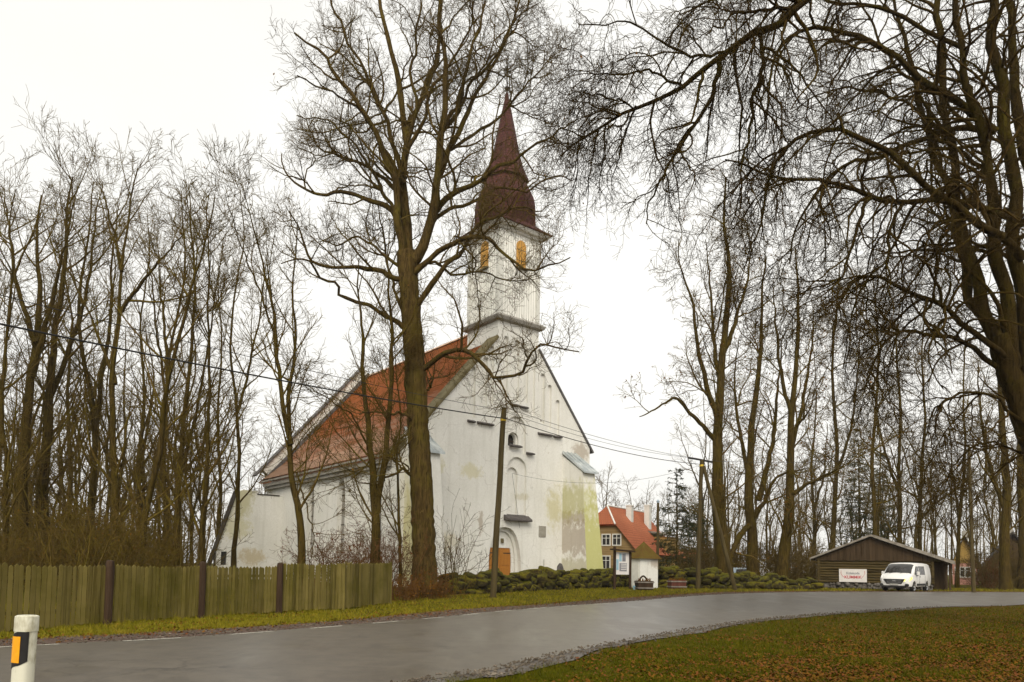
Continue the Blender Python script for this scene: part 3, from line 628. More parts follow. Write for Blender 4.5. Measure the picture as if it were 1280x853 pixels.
# ------------------------------------------------------------------ house with the red roof
def frame_window(wall, M4, x, z, w_, h_, mat='white_trim', bars=(1, 1), y=0):
    m = MB(); m.box(x - w_ / 2 + .03, x + w_ / 2 - .03, y - .02, y - .005, z + .03, z + h_ - .03, M4); p = m.build('window', 'glass_dark', wall)
    m = MB(); t = .07
    m.box(x - w_ / 2 - t, x - w_ / 2 + .03, y - .06, y, z - t, z + h_ + t, M4); m.box(x + w_ / 2 - .03, x + w_ / 2 + t, y - .06, y, z - t, z + h_ + t, M4)
    m.box(x - w_ / 2 + .03, x + w_ / 2 - .03, y - .06, y, z - t, z + .03, M4); m.box(x - w_ / 2 + .03, x + w_ / 2 - .03, y - .06, y, z + h_ - .03, z + h_ + t, M4)
    for k in range(bars[0]):
        xx = x - w_ / 2 + w_ * (k + 1) / (bars[0] + 1); m.box(xx - .03, xx + .03, y - .045, y - .021, z + .03, z + h_ - .03, M4)
    for k in range(bars[1]):
        q = z + h_ * (.66 if bars[1] == 1 else (k + 1) / (bars[1] + 1)); m.box(x - w_ / 2 + .03, x + w_ / 2 - .03, y - .0448, y - .0212, q - .025, q + .025, M4)
    m.build('frame', mat, p)
    return p
HX, HYY = 8.96, 72.0; HR = -R(33.5)
HS = thing('house', 'brown boarded house with orange red half hipped roof and two white chimneys beyond the church', 'house', (HX, HYY, .3), HR)
# local: x along the gable wall (to the right, nearer), y back along the ridge
hw = 3.8; zr = 7.6; ze_ = 3.2; kk = (zr - ze_) / hw; Lh = 10.5; zh = 5.6
m = MB(); tx = (zr - zh) / kk
m.prism([(-hw, 0, -.5), (hw, 0, -.5), (hw, 0, ze_ - .1), (tx, 0, zh - .1), (-tx, 0, zh - .1), (-hw, 0, ze_ - .1)], (0, Lh, 0)); wl = m.build('wall', 'house_board', HS)
m = MB(); ov = .45; ry = 1.3
def rp(x, y): return (x, y, zr - abs(x) * kk)
m.poly([rp(hw + ov, -ov), rp(hw + ov, Lh + ov), rp(0, Lh + ov - .2), rp(0, ry), rp(tx, -ov)], 0, [(0, 0), (Lh, 0), (Lh, 6), (1, 6), (0, 3)])
m.poly([rp(-hw - ov, Lh + ov), rp(-hw - ov, -ov), rp(-tx, -ov), rp(0, ry), rp(0, Lh + ov - .2)], 0, [(0, 0), (Lh, 0), (Lh, 6), (1, 6), (0, 3)])
m.poly([rp(-tx, -ov), rp(tx, -ov), rp(0, ry)], 0, [(0, 0), (3, 0), (1.5, 2.4)])
bmesh.ops.solidify(m.bm, geom=m.bm.faces[:], thickness=.10); rfh = m.build('roof', 'roof_red', HS)
m = MB(); m.tube([rp(tx, -ov), (0, ry, zr + .03)], .09, 6); m.tube([(0, ry, zr + .03), (0, Lh, zr + .03)], .09, 6); m.build('ridge_tiles', 'white_trim', rfh)
for (x, y, t_) in ((1.0, 4.6, 1.2), (1.5, 8.2, 1.5)):
    m = MB(); m.box(x - .30, x + .30, y - .30, y + .30, zr - 2.2, zr - .5 + t_ - .55); m.box(x - .35, x + .35, y - .35, y + .35, zr - .5 + t_ - .55, zr - .5 + t_ - .40); m.build('chimney', 'white_trim', rfh, bevel=.02)
for (x, z, h_) in ((.55, 3.55, 1.05), (1.7, 3.55, 1.05), (.55, 1.2, 1.25), (1.9, 1.2, 1.25), (-1.2, 3.55, 1.05), (-1.4, 1.2, 1.25)): frame_window(wl, None, x, z, .85, h_)
for p in list(wl.children): p.parent = HS
m = MB(); m.box(hw - 1.6, hw + .25, 7.4, 10.2, -.4, 4.7); m.build('side_wing', 'yellow_wall', HS)
m = MB(); m.prism([(hw - 2.0, 7.1, 5.15), (hw + .6, 7.1, 4.72), (hw + .6, 7.1, 4.86), (hw - 2.0, 7.1, 5.35)], (0, 3.4, 0)); m.build('side_wing_roof', 'roof_grey', HS)
# small whitewashed gate house in the churchyard wall
gp = at(800, 738, 47.0)
GH = thing('gate_house', 'small whitewashed gate house with mossy brown peaked roof at the end of the stone wall', 'outbuilding', (gp[0], gp[1], .28), R(34))
m = MB(); gw_, gl_ = 1.62, 1.0
m.box(0, gw_, 0, gl_, -.2, 1.98); m.build('wall', 'plaster_gate', GH)
m = MB(); m.poly([(-.2, -.2, 1.95), (gw_ + .2, -.2, 1.95), (gw_ / 2, gl_ / 2, 3.1)]); m.poly([(gw_ + .2, -.2, 1.95), (gw_ + .2, gl_ + .2, 1.95), (gw_ / 2, gl_ / 2, 3.1)])
m.poly([(gw_ + .2, gl_ + .2, 1.95), (-.2, gl_ + .2, 1.95), (gw_ / 2, gl_ / 2, 3.1)]); m.poly([(-.2, gl_ + .2, 1.95), (-.2, -.2, 1.95), (gw_ / 2, gl_ / 2, 3.1)])
m.poly([(-.2, -.2, 1.949), (-.2, gl_ + .2, 1.949), (gw_ + .2, gl_ + .2, 1.949), (gw_ + .2, -.2, 1.949)])
M['moss_roof'] = simple('moss_roof', (.10, .050, .012), (.11, .085, .014), 2.4, .9, .15, .4)
m.build('roof', 'moss_roof', GH)
m = MB(); m.box(-.035, -.002, .12, .72, -.1, 1.7); m.build('door', 'white_trim', GH)
# ------------------------------------------------------------------ log barn, its banner, the van
bp = at(1024, 738, 57.0); BN = thing('barn', 'low weathered log barn with board gable and a wide shallow roof', 'barn', (bp[0], bp[1], .3), R(-27))
BW, BL = 7.75, 9.0; zs, za, ax = 2.35, 4.02, 3.68
m = MB(); m.box(0, BW, 0, BL, .42, 2.3); barn_wall = m.build('wall', 'barn_log', BN)
m = MB()
for k in range(9):
    z = .52 + k * .205
    m.tube([(-.18, -.02, z), (BW + .12, -.02, z)], .105, 8); m.tube([(BW + .02, -.18, z + .1), (BW + .02, BL, z + .1)], .105, 8); m.tube([(-.02, -.18, z + .1), (-.02, BL, z + .1)], .105, 8)
m.build('log', 'barn_log', BN, smooth=True)
rng = np.random.default_rng(5)
m = MB()
for k in range(46):
    x = rng.uniform(-.1, BW); s = rng.uniform(.16, .34); z = rng.choice([-.02, .22])
    mm_ = Matrix.Translation((x, -.05 + rng.normal(0, .03), z + .1)) @ Matrix.Rotation(rng.uniform(0, 6), 4, 'Y')
    q = bmesh.ops.create_icosphere(m.bm, subdivisions=2, radius=s * .6, matrix=mm_)
    for v in q['verts']: v.co += Vector(rng.normal(0, .018, 3))
m.box(0, BW, .0, BL, -.3, .42); m.build('stone_base', 'gravel_grey', BN, smooth='all')
m = MB(); m.prism([(-.35, -.14, 2.2), (BW + .1, -.14, 2.2), (BW + .1, -.14, zs + .1), (ax, -.14, za - .1), (-.35, -.14, zs - .02)], (0, .2, 0))
nb = int(BW / .19)
for k in range(nb):
    x = -.3 + k * .195; zt_ = zs + (x + .1 + .35) / (ax + .35) * (za - zs) - .1 if x < ax else za - (x + .1 - ax) / (BW + .4 - ax) * (za - zs) - .1
    m.box(x, x + .17, -.175, -.1402, 2.17 + rng.uniform(-.04, .03), max(zt_, 2.3))
m.build('gable_boards', 'barn_board', BN)
er_x = BW + 1.4; zr_ = za - (er_x - ax) * (za - zs) / (BW + .4 - ax)
m = MB(); m.prism([(-.65, -.5, zs - .15), (ax, -.5, za), (er_x, -.5, zr_), (er_x, -.5, zr_ + .16), (ax, -.5, za + .16), (-.65, -.5, zs - .01)], (0, BL + .9, 0)); m.build('roof', 'roof_grey', BN)
m = MB(); m.prism([(ax + .2, -.56, za - .1), (er_x + .02, -.56, zr_ - .06), (er_x + .02, -.56, zr_ + .2), (ax + .2, -.56, za + .12)], (0, .055, 0)); m.build('barge_board', 'roof_grey', BN)
for y in (.1, 3, 6): m = MB(); m.box(BW + 1.05, BW + 1.19, y, y + .14, -.2, zr_ + .1); m.build('porch_post', 'barn_board', BN)
m = MB(); m.box(BW + .13, BW + 1.2, 3.5, 3.6, -.2, zr_ + .2); m.build('porch_wall', 'barn_board', BN)
def text(name, body, size, mat, parent, M4, bold=0, ext=.004, sx=1):
    cu = bpy.data.curves.new(name, 'FONT'); cu.body = body; cu.size = size; cu.align_x = 'CENTER'; cu.align_y = 'CENTER'; cu.extrude = ext; cu.offset = bold
    o = bpy.data.objects.new(name, cu); COL.objects.link(o); bpy.context.view_layer.update()
    me = bpy.data.meshes.new_from_object(o.evaluated_get(bpy.context.evaluated_depsgraph_get())); bpy.data.objects.remove(o)
    me.name = name; me.materials.clear(); me.materials.append(M[mat]); o = bpy.data.objects.new(name, me); link(o, parent); o.matrix_local = M4; o.scale.x *= sx
    return o
bsx = 1.92; bz0, bz1 = .98, 2.0
BNR = thing('banner', 'white banner with red and grey lettering fixed to the log barn wall', 'sign', tuple(BN.matrix_basis @ Vector((2.85, -.20, 1.50))) if False else (0, 0, 0))
bm4 = Matrix.Translation((bp[0], bp[1], .3)) @ Matrix.Rotation(R(-27), 4, 'Z') @ Matrix.Translation((2.42, -.17, 1.0))
BNR.matrix_basis = bm4
m = MB(); m.box(-.97, .97, -.02, .03, -.50, .50); m.build('panel', 'sign_white', BNR)
T0 = Matrix.Rotation(R(90), 4, 'X')
text('lettering', 'Külakoda', .25, 'sign_grey', BNR, Matrix.Translation((0, -.024, .18)) @ T0, .004)
text('lettering', 'KUMMIK', .31, 'sign_red', BNR, Matrix.Translation((0, -.024, -.13)) @ T0, .008, sx=1.02)
for s in (-1, 1): m = MB(); m.tube([(s * .82, -.022, .38), (s * .84, -.022, .15), (s * .74, -.022, -.02), (s * .62, -.022, -.14)], .016, 5); m.build('emblem', 'sign_red', BNR)
# van
def make_van():
    p = at(1132, 739, 50.3); T = thing('van', 'white panel van with yellow headlight glowing, parked in front of the log barn', 'van', (p[0], p[1], .3), R(225.5))
    # local: x forward, y left, z up; length 4.97, width 1.98, height 1.97
    secs = []   # (x, z_bottom, z_belt, z_roof, half width bottom, half width belt, half width roof)
    st = [(-2.50, .42, 1.05, 1.80, .88, .93, .78), (-2.40, .34, 1.08, 1.93, .95, .98, .82), (-1.2, .30, 1.10, 1.97, .97, .985, .84), (.0, .30, 1.10, 1.97, .97, .985, .85), (.72, .30, 1.11, 1.93, .97, .985, .84),
          (1.05, .30, 1.12, 1.78, .97, .98, .82), (1.45, .30, 1.13, 1.47, .97, .98, .84), (1.72, .30, 1.08, 1.22, .97, .97, .88), (2.05, .30, 1.0, 1.10, .95, .94, .86), (2.32, .32, .86, .98, .89, .88, .78), (2.44, .38, .72, .80, .76, .76, .66), (2.47, .44, .62, .68, .66, .66, .58)]
    rings = []
    for x, zb_, zm, zr__, wb, wm, wr in st:
        half = [(0, zb_), (wb * .8, zb_), (wb * .97, zb_ + .06), (wb, zb_ + .2), (wm, (zb_ + zm) / 2 + .05), (wm, zm), (wm * .5 + wr * .5 + .02, (zm + zr__) / 2 + .03), (wr + .01, zr__ - .09), (wr * .86, zr__ - .01), (wr * .4, zr__ + .015), (0, zr__ + .02)]
        rings.append([(x, y, z) for y, z in half] + [(x, -y, z) for y, z in half[-2:0:-1]])
    m = MB(); m.rings(rings)
    body = m.build('body', 'paint_white', T, smooth=True)
    ca_ = MB()                                           # wheel arches
    for x in (-1.45, 1.48):
        for s in (-1, 1): ca_.tube([(x, s * 1.2, .34), (x, s * .74, .34)], .40, 24)
    cut(body, ca_.build('cutter', 'paint_white', T))
    for p_ in body.data.polygons: p_.use_smooth = True
    try: body.data.set_sharp_from_angle(angle=R(35))
    except Exception: pass
    # windscreen, side glass
    def strip(pts, mat, name, par, off=.012):
        m = MB(); P = [Vector(q) for q in pts]; n = (P[1] - P[0]).cross(P[2] - P[0]).normalized()
        m.prism([q + n * off for q in P], -n * .03); return m.build(name, mat, par)
    m = MB(); xs_ = [1.68, 1.45, 1.25, 1.05, .88]; rows = []
    for x in xs_:
        zr_b = np.interp(x, [.72, 1.05, 1.45, 1.72], [1.93, 1.78, 1.47, 1.22]); wr_b = np.interp(x, [.72, 1.05, 1.45, 1.72], [.84, .82, .84, .88])
        rows.append([(x + .008, k * wr_b * .96, zr_b + .035 - .022 * abs(k) - .055 * max(0, abs(k) - .8) / .2) for k in (-1, -.8, -.4, 0, .4, .8, 1)])
    for r0_, r1_ in zip(rows[:-1], rows[1:]):
        for i in range(6): m.poly([r0_[i], r0_[i + 1], r1_[i + 1], r1_[i]])
    bmesh.ops.remove_doubles(m.bm, verts=m.bm.verts[:], dist=1e-4); m.build('windscreen', 'glass_dark', T, smooth='all')
    for s in (-1, 1):
        def sd_(pts): return [(x, s * (y), z) for x, y, z in (pts if s > 0 else pts[::-1])]
        strip(sd_([(1.42, .975, 1.17), (.42, .985, 1.17), (.42, .90, 1.72), (.86, .90, 1.72)]), 'glass_dark', 'window', T, .02)
        strip(sd_([(.28, .985, 1.17), (-.92, .985, 1.17), (-.92, .90, 1.74), (.28, .90, 1.74)]), 'glass_dark', 'window', T, .02)
        m = MB(); m.box(1.02, 1.14, s * 1.02, s * 1.20, 1.10, 1.38); mi = m.build('mirror', 'paint_white', T, smooth=True, bevel=.03, seg=2)
        m = MB(); m.box(1.14, 1.17, s * .97, s * 1.12, 1.06, 1.12); m.build('bracket', 'plastic_black', mi)
        # headlight wraps the corner
        m = MB(); m.prism([(2.43, s * .60, .80), (2.46, s * .60, .66), (2.28, s * .90, .72), (1.98, s * .975, .86), (1.96, s * .975, .99), (2.20, s * .88, .97)], (.03, s * .02, .01)); m.build('headlight', 'headlight_lit' if s > 0 else 'chrome', T, bevel=.01)
        m = MB(); m.tube([(2.36, s * .80, .46), (2.52, s * .76, .46)], .10, 10); m.build('fog_lamp', 'plastic_black', T)
        m = MB(); m.box(-.95, .95, s * .965, s * 1.0, .42, .56); m.build('side_trim', 'plastic_black', T, bevel=.01)
        for xs in (.33, -.99): m = MB(); m.box(xs, xs + .03, s * .972, s * .99, .50, 1.12); m.build('door_seam', 'plastic_black', T)
        m = MB(); m.box(.15, .30, s * .98, s * 1.01, 1.0, 1.04); m.build('door_handle', 'plastic_black', T)
        for x in (-1.45, 1.48):
            wh = bpy.data.objects.new('wheel', None); link(wh, T); wh.location = (x, s * .86, .33)
            m = MB(); Rw = [(-.10, .26), (-.10, .31), (-.07, .33), (.07, .33), (.10, .31), (.10, .26)]
            m.rings([[(rr * math.cos(6.28318 * k / 24), s * y, rr * math.sin(6.28318 * k / 24)) for k in range(24)] for y, rr in Rw], False); m.rings([[(rr * math.cos(6.28318 * k / 24), s * y, rr * math.sin(6.28318 * k / 24)) for k in range(24)] for y, rr in [(-.1, .26), (.1, .26)]]); m.build('tyre', 'rubber', wh, smooth=True)
            m = MB(); m.rings([[(rr * math.cos(6.28318 * k / 24), s * y, rr * math.sin(6.28318 * k / 24)) for k in range(24)] for y, rr in [(.08, .22), (.112, .225), (.105, .19), (.085, .06), (.11, .05)]]); m.build('rim', 'chrome', wh, smooth=True)
    m = MB(); m.prism([(2.475, -.68, .86), (2.475, .68, .86), (2.505, .46, .53), (2.505, -.46, .53)], (-.05, 0, 0)); gr = m.build('grille', 'plastic_black', T, bevel=.01)
    m = MB()
    for z in (.60, .66, .72, .78): m.box(2.497, 2.51, -.46, .46, z - .008, z + .008)
    m.lathe([(2.49, .1)], 12) if False else m.box(2.51, 2.522, -.09, .09, .705, .765)
    m.build('badge', 'chrome', gr)
    m = MB(); m.box(2.46, 2.51, -.26, .26, .46, .545); m.build('number_plate', 'number_plate', T)
    m = MB(); m.box(2.30, 2.49, -.72, .72, .28, .42); m.build('bumper_grille', 'plastic_black', T, bevel=.03)
    m = MB()
    m.tube([(1.72, -.5, 1.25), (1.60, .1, 1.345)], .012, 5); m.tube([(1.72, .15, 1.25), (1.60, .7, 1.345)], .012, 5); m.build('wiper', 'plastic_black', T)
    return T
make_van()
# two cars parked behind the wall: only their roofs and windows rise over it
def make_car(px, Y, rz, mat, label):
    p = at(px, 737, Y); T = thing('parked_car', label, 'car', (p[0], p[1], .3), R(rz))
    st = [(-2.1, .4, .85, .86, .72, .66), (-1.9, .25, .9, .96, .82, .70), (-1.3, .22, .92, 1.38, .84, .60), (-.6, .2, .92, 1.48, .86, .62), (.2, .2, .92, 1.46, .86, .62), (1.0, .22, .90, .98, .86, .72), (1.8, .25, .78, .82, .82, .70), (2.1, .35, .62, .64, .70, .6)]
    m = MB(); rings = []
    for x, zb_, zm, zr__, wm, wr in st:
        half = [(0, zb_), (wm * .9, zb_), (wm, zb_ + .15), (wm, zm), (wr, zr__ - .05), (wr * .8, zr__), (0, zr__ + .02)]
        rings.append([(x, y, z) for y, z in half] + [(x, -y, z) for y, z in half[-2:0:-1]])
    m.rings(rings); m.build('body', mat, T, smooth=True)
    for s in (-1, 1):
        m = MB(); m.prism([(.82, s * .865, .95), (-1.2, s * .865, .95), (-1.0, s * .66, 1.36), (.2, s * .66, 1.38)], (0, s * .02, .0)); m.build('window', 'glass_dark', T)
        for x in (-1.3, 1.3):
            m = MB(); m.tube([(x, s * .68, .3), (x, s * .88, .3)], .3, 18); m.build('wheel', 'rubber', T)
    m = MB(); m.prism([(1.0, -.66, 1.0), (1.0, .66, 1.0), (.22, .56, 1.45), (.22, -.56, 1.45)], (.02, 0, .02)); m.build('windscreen', 'glass_dark', T)
make_car(928, 63, 15, 'blue_paint', 'pale blue car parked behind the mossy wall, roof showing beside the brace pole')
make_car(950, 68, 80, 'paint_white', 'white car parked behind the mossy wall under the bare trees')
# ------------------------------------------------------------------ two far houses on the right
def far_house(px0, px1, Y, rz, zs, za, wall, gab, roof, label, depth=7):
    a = at(px0, 735, Y); b = at(px1, 735, Y); T = thing('house', label, 'house', (a[0], a[1], .3), R(rz)); wd = b[0] - a[0]
    m = MB(); m.box(0, wd, 0, depth, -.3, zs); wl = m.build('wall', wall, T)
    m = MB(); m.prism([(0.0, -.03, zs), (wd, -.03, zs), (wd / 2, -.03, za - .1)], (0, depth, 0)); m.build('gable', gab, T)
    k = (za - zs) / (wd / 2); o = .4
    m = MB(); m.prism([(-o, -.45, zs - o * k), (wd / 2, -.45, za), (wd + o, -.45, zs - o * k), (wd + o, -.45, zs - o * k + .2), (wd / 2, -.45, za + .22), (-o, -.45, zs - o * k + .2)], (0, depth + .9, 0)); rf_ = m.build('roof', roof, T)
    m = MB(); m.box(wd / 2 - .3, wd / 2 + .3, depth * .5, depth * .5 + .6, za - .6, za + .8); m.build('chimney', 'plaque', rf_)
    for q in (.3, .7): frame_window(T, None, wd * q, .9, .9, 1.1, bars=(1, 1), y=-.001)
    return T
far_house(1191, 1218, 84, -33, 2.5, 5.6, 'pink_wall', 'yellow_gable', 'dark_roof', 'small house with pink wall and yellow board gable right of the log barn')
far_house(1230, 1292, 78, -31, 2.0, 5.6, 'barn_log', 'barn_board', 'dark_roof', 'dark brown log house with steep dark roof at the right edge', 8)
# a red roofed shed just left of the dark mast, seen behind the spruce
q = at(829, 735, 92); T = thing('shed', 'low shed with dull red roof half hidden behind the spruce', 'outbuilding', (q[0], q[1], .3), R(-18))
m = MB(); m.box(0, 5, 0, 4, -.3, 2.2); m.build('wall', 'house_board', T)
m = MB(); m.prism([(-.4, -.4, 2.15), (-.4, 2, 3.6), (-.4, 4.4, 2.15), (-.4, 4.4, 2.32), (-.4, 2, 3.8), (-.4, -.4, 2.32)], (5.8, 0, 0)); m.build('roof', 'roof_red', T)

# ------------------------------------------------------------------ picket fence
fpx = [(-120, 796), (-40, 789), (133, 782), (250, 773), (347, 767), (428, 763), (487, 756)]
fp = [G(*q)[:2] for q in fpx]
d0 = fp[2] - fp[3]; d0 = d0 / np.linalg.norm(d0); fp[1] = fp[2] + d0 * 3.05; fp[0] = fp[2] + d0 * 6.1
FN = thing('picket_fence', 'weathered greenish wooden picket fence along the road with dark mossy posts', 'fence', (*fp[2], 0))
rng = np.random.default_rng(11)
def lp(p, z): return (p[0] - fp[2][0], p[1] - fp[2][1], z)
FH = 1.50
for i in range(len(fp) - 1):
    a, b = fp[i], fp[i + 1]; Ld = np.linalg.norm(b - a); t = (b - a) / Ld; nn = np.array([t[1], -t[0]])      # nn towards the road
    m = MB(); n = int(Ld / .118)
    hh = FH + (.03 * i if i > 3 else 0)
    for k in range(n):
        c = a + t * (k + .5) * Ld / n; w2 = .051 + rng.uniform(-.005, .004); z0_ = float(zt(*c)) + rng.uniform(.03, .10); top = float(zt(*c)) + hh + rng.normal(0, .016) - .05 * math.sin(math.pi * k / n)
        ang = math.atan2(t[1], t[0]); Mx = Matrix.Translation(lp(c + nn * .05, 0)) @ Matrix.Rotation(ang, 4, 'Z') @ Matrix.Rotation(rng.normal(0, .008), 4, 'Y')
        m.prism([Mx @ Vector(q) for q in [(-w2, -.011, z0_), (w2, -.011, z0_), (w2, -.011, top - .045), (0, -.011, top), (-w2, -.011, top - .045)]], Mx.to_3x3() @ Vector((0, .022, 0)))
    pn = m.build('picket_panel', 'picket', FN)
    m = MB()
    for z in (.42, 1.18):
        za_, zb_ = float(zt(*a)) + z, float(zt(*b)) + z; a2, b2 = a - nn * .0, b - nn * .0
        m.prism([lp(a2 + nn * .035, za_ - .04), lp(a2 + nn * .035, za_ + .04), lp(a2 - nn * .02, za_ + .04), lp(a2 - nn * .02, za_ - .04)], Vector(lp(b2, zb_)) - Vector(lp(a2, za_)))
    m.build('rail', 'picket', pn)
for i, p in enumerate(fp):
    m = MB(); rr = .10 if i not in (5, 6) else .075; z = float(zt(*p)); nn = np.array([.6, -.8]) * (.09 if i < 5 else .0)
    q = lp(p + nn, 0)
    m.lathe([(z - .2, rr), (z + .5, rr * .97), (z + 1.42, rr * .95), (z + 1.50, rr), (z + FH + (.07 if i < 5 else -.02), rr * .9), (z + FH + .09, rr * .3)], 12, (q[0], q[1]))
    for v in m.bm.verts: v.co += Vector(rng.normal(0, .006, 3))
    m.build('post', 'post_wood' if i < 5 else 'picket', FN, smooth=True)
# dark gate post at the corner
# ------------------------------------------------------------------ mossy dry stone wall
def stone_wall(name, poly, h0, h1, thick, label, seed):
    rg = np.random.default_rng(seed); P = resamp(poly, 160); L_ = np.r_[0, np.cumsum(np.linalg.norm(np.diff(P, axis=0), axis=1))]
    o3 = np.array([*P[0], 0]); m = MB(); s = 0
    base = bmesh.new(); bmesh.ops.create_icosphere(base, subdivisions=3, radius=1); bv = np.array([v.co[:] for v in base.verts]); bf = np.array([[v.index for v in f.verts] for f in base.faces]); base.free()
    VV, FF, n0 = [], [], 0
    while s < L_[-1]:
        hgt = h0 + (h1 - h0) * s / L_[-1]; hgt *= rg.uniform(.82, 1.12)
        z = 0
        while z < hgt:
            sz = rg.uniform(.20, .50)
            for side in (-1, 1) if z < hgt - .3 else (0, rg.choice([-1, 1])):
                q = min(max(s + rg.uniform(-.15, .15), 0), L_[-1]); c = np.array([np.interp(q, L_, P[:, 0]), np.interp(q, L_, P[:, 1])])
                t = np.array([np.interp(min(q + .1, L_[-1]), L_, P[:, 0]), np.interp(min(q + .1, L_[-1]), L_, P[:, 1])]) - np.array([np.interp(max(q - .1, 0), L_, P[:, 0]), np.interp(max(q - .1, 0), L_, P[:, 1])]); t /= np.linalg.norm(t)
                nn = np.array([t[1], -t[0]]); c = c + nn * side * (thick / 2 - .12) * (1 - .3 * z / hgt) + rg.normal(0, .04, 2)
                sc3 = sz * np.array([rg.uniform(.75, 1.35), rg.uniform(.7, 1.05), rg.uniform(.42, .72)])
                fr = rg.uniform(1.5, 3, 3); ph = rg.uniform(0, 6, 3)
                disp = 1 + .13 * np.sin(bv @ np.diag(fr) @ np.array([1, 1.3, .7]) + ph[0]) + .10 * np.sin(bv @ np.array([2.3, -1.7, 3.1]) + ph[1]) + .05 * np.sin(bv @ np.array([-6.1, 4.7, 5.3]) + ph[2])
                v = bv * disp[:, None]; v = np.sign(v) * np.abs(v) ** .64 * sc3 * .94
                an = rg.uniform(0, 6.28); ti = rg.normal(0, .22); ca2, sa2 = math.cos(an), math.sin(an)
                v = v @ np.array([[ca2, sa2, 0], [-sa2, ca2, 0], [0, 0, 1]]) @ np.array([[math.cos(ti), 0, math.sin(ti)], [0, 1, 0], [-math.sin(ti), 0, math.cos(ti)]])
                VV.append(v + np.array([c[0], c[1], float(zt(*c)) + z + sc3[2] * .5]) - o3); FF.append(bf + n0); n0 += len(bv)
            z += sz * .58
        s += rg.uniform(.34, .56)
    o = mesh_np(name, np.vstack(VV), np.vstack(FF), M['moss_rock'], None, 3, True); o.location = o3
    return tag(o, label, 'stone wall')
wpx = [(556, 744), (620, 741.5), (690, 737.5), (750, 735), (792, 733.2)]
stone_wall('stone_wall', [G(*q)[:2] + np.array([0, .9]) for q in wpx], .80, .92, 1.0, 'long green mossy dry stone wall in front of the white church', 4)
stone_wall('stone_wall', [at(829, 733, 49)[:2], at(870, 736, 49.5)[:2], at(918, 738, 50)[:2], at(968, 738, 50)[:2]], 1.15, .9, 1.0, 'mossy stone wall running behind the braced utility pole', 8)
stone_wall('stone_wall', [at(978, 738, 50.5)[:2], at(1018, 739, 51.2)[:2]], .7, .5, .9, 'short low mossy stone wall end beside the log barn', 9)
# gravestone behind the wall, mossy boulder hump on the wall
p = at(700, 737, 44.8); o = MB(); o.prism([(-.24, 0, -.2), (.24, 0, -.2), (.22, 0, 1.2), (.12, 0, 1.52), (-.05, 0, 1.58), (-.2, 0, 1.35)], (0, .14, 0)); o = o.build('gravestone', 'stone_dark', None, bevel=.04); o.location = (p[0], p[1], .28)
tag(o, 'small dark upright gravestone just behind the mossy stone wall', 'gravestone')
# notice board
p = at(778, 737, 44.2)
NB = thing('notice_board', 'dark framed notice board with white and pale blue papers beside the stone wall', 'notice board', (p[0], p[1], .28), R(12))
m = MB(); m.box(-.58, -.44, -.06, .08, -.2, 2.62); m.build('post', 'post_wood', NB)
m = MB(); m.box(.44, .56, -.06, .08, -.2, 2.35); m.build('post', 'post_wood', NB)
m = MB(); m.prism([(-.72, -.3, 2.42), (.72, -.3, 2.30), (.72, -.3, 2.38), (-.72, -.3, 2.50)], (0, .6, 0)); m.build('board_roof', 'post_wood', NB)
m = MB(); m.box(-.42, .42, .0, .05, .92, 2.28); bd = m.build('panel', 'sign_white', NB)
m = MB(); m.box(-.40, -.26, -.014, -.002, 1.2, 1.85); m.box(-.22, -.06, -.014, -.002, 1.72, 2.2); m.build('notice', 'paper_blue', bd)
m = MB(); m.box(-.20, .27, -.012, -.003, 1.12, 1.62); m.box(-.02, .2, -.012, -.003, 1.72, 2.2); m.build('notice', 'sign_grey', bd)
m = MB()
for z in (1.2, 1.31, 1.42, 1.53): m.box(-.10, .25, -.016, -.0125, z, z + .045)
m.build('text_line', 'sign_white', bd)
# wooden flower tubs
def tub(px, py, Y, wd, hh, label, mat, arch):
    p = at(px, py, Y); T = thing('flower_tub', label, 'planter', (p[0], p[1], float(zt(p[0], p[1]))), R(8))
    m = MB(); m.rings([[(sx * wd / 2 * k, sy * wd * .38 * k, z) for sx, sy in ((-1, -1), (1, -1), (1, 1), (-1, 1))] for z, k in ((0, .9), (hh, 1.0))]); m.build('box', mat, T, bevel=.02)
    m = MB()
    for z in (.1, hh - .12): m.box(-wd / 2 - .02, wd / 2 + .02, -wd * .38 - .02, wd * .38 + .02, z, z + .07)
    m.build('band', 'roof_grey', T)
    m = MB(); rg = np.random.default_rng(int(px))
    for k in range(60):
        x, y = rg.uniform(-wd / 2, wd / 2) * .9, rg.uniform(-wd * .34, wd * .34)
        m.tube([(x, y, hh - .05), (x + rg.normal(0, .05), y + rg.normal(0, .05), hh + rg.uniform(.04, .2))], [.02, .006], 4)
    m.build('dead_plants', 'leaf_dead', T)
    if arch:
        m = MB(); m.tube([(-.28 + .56 * k / 10 - .05, 0, hh - .02 + .3 * math.sin(math.pi * k / 10)) for k in range(11)], .055, 8); m.build('hoop', 'post_wood', T)
tub(805, 736, 43.5, .98, .56, 'dark wooden flower tub with a hoop standing before the gate house', 'post_wood', True)
M['tub_red'] = simple('tub_red', (.085, .028, .020), (.14, .048, .034), 5, .8, .2, .3, (1, 1, .2))
tub(846, 734, 47.5, 1.05, .56, 'reddish brown wooden flower tub on the grass left of the braced pole', 'tub_red', False)
p = at(793.5, 733, 43.8); m = MB(); m.lathe([(0, .10), (.22, .12), (.26, .11)], 12); o = m.build('bucket', 'paper_blue'); o.location = (p[0], p[1], .28); tag(o, 'small bright blue bucket on the grass beside the dark flower tub', 'bucket')
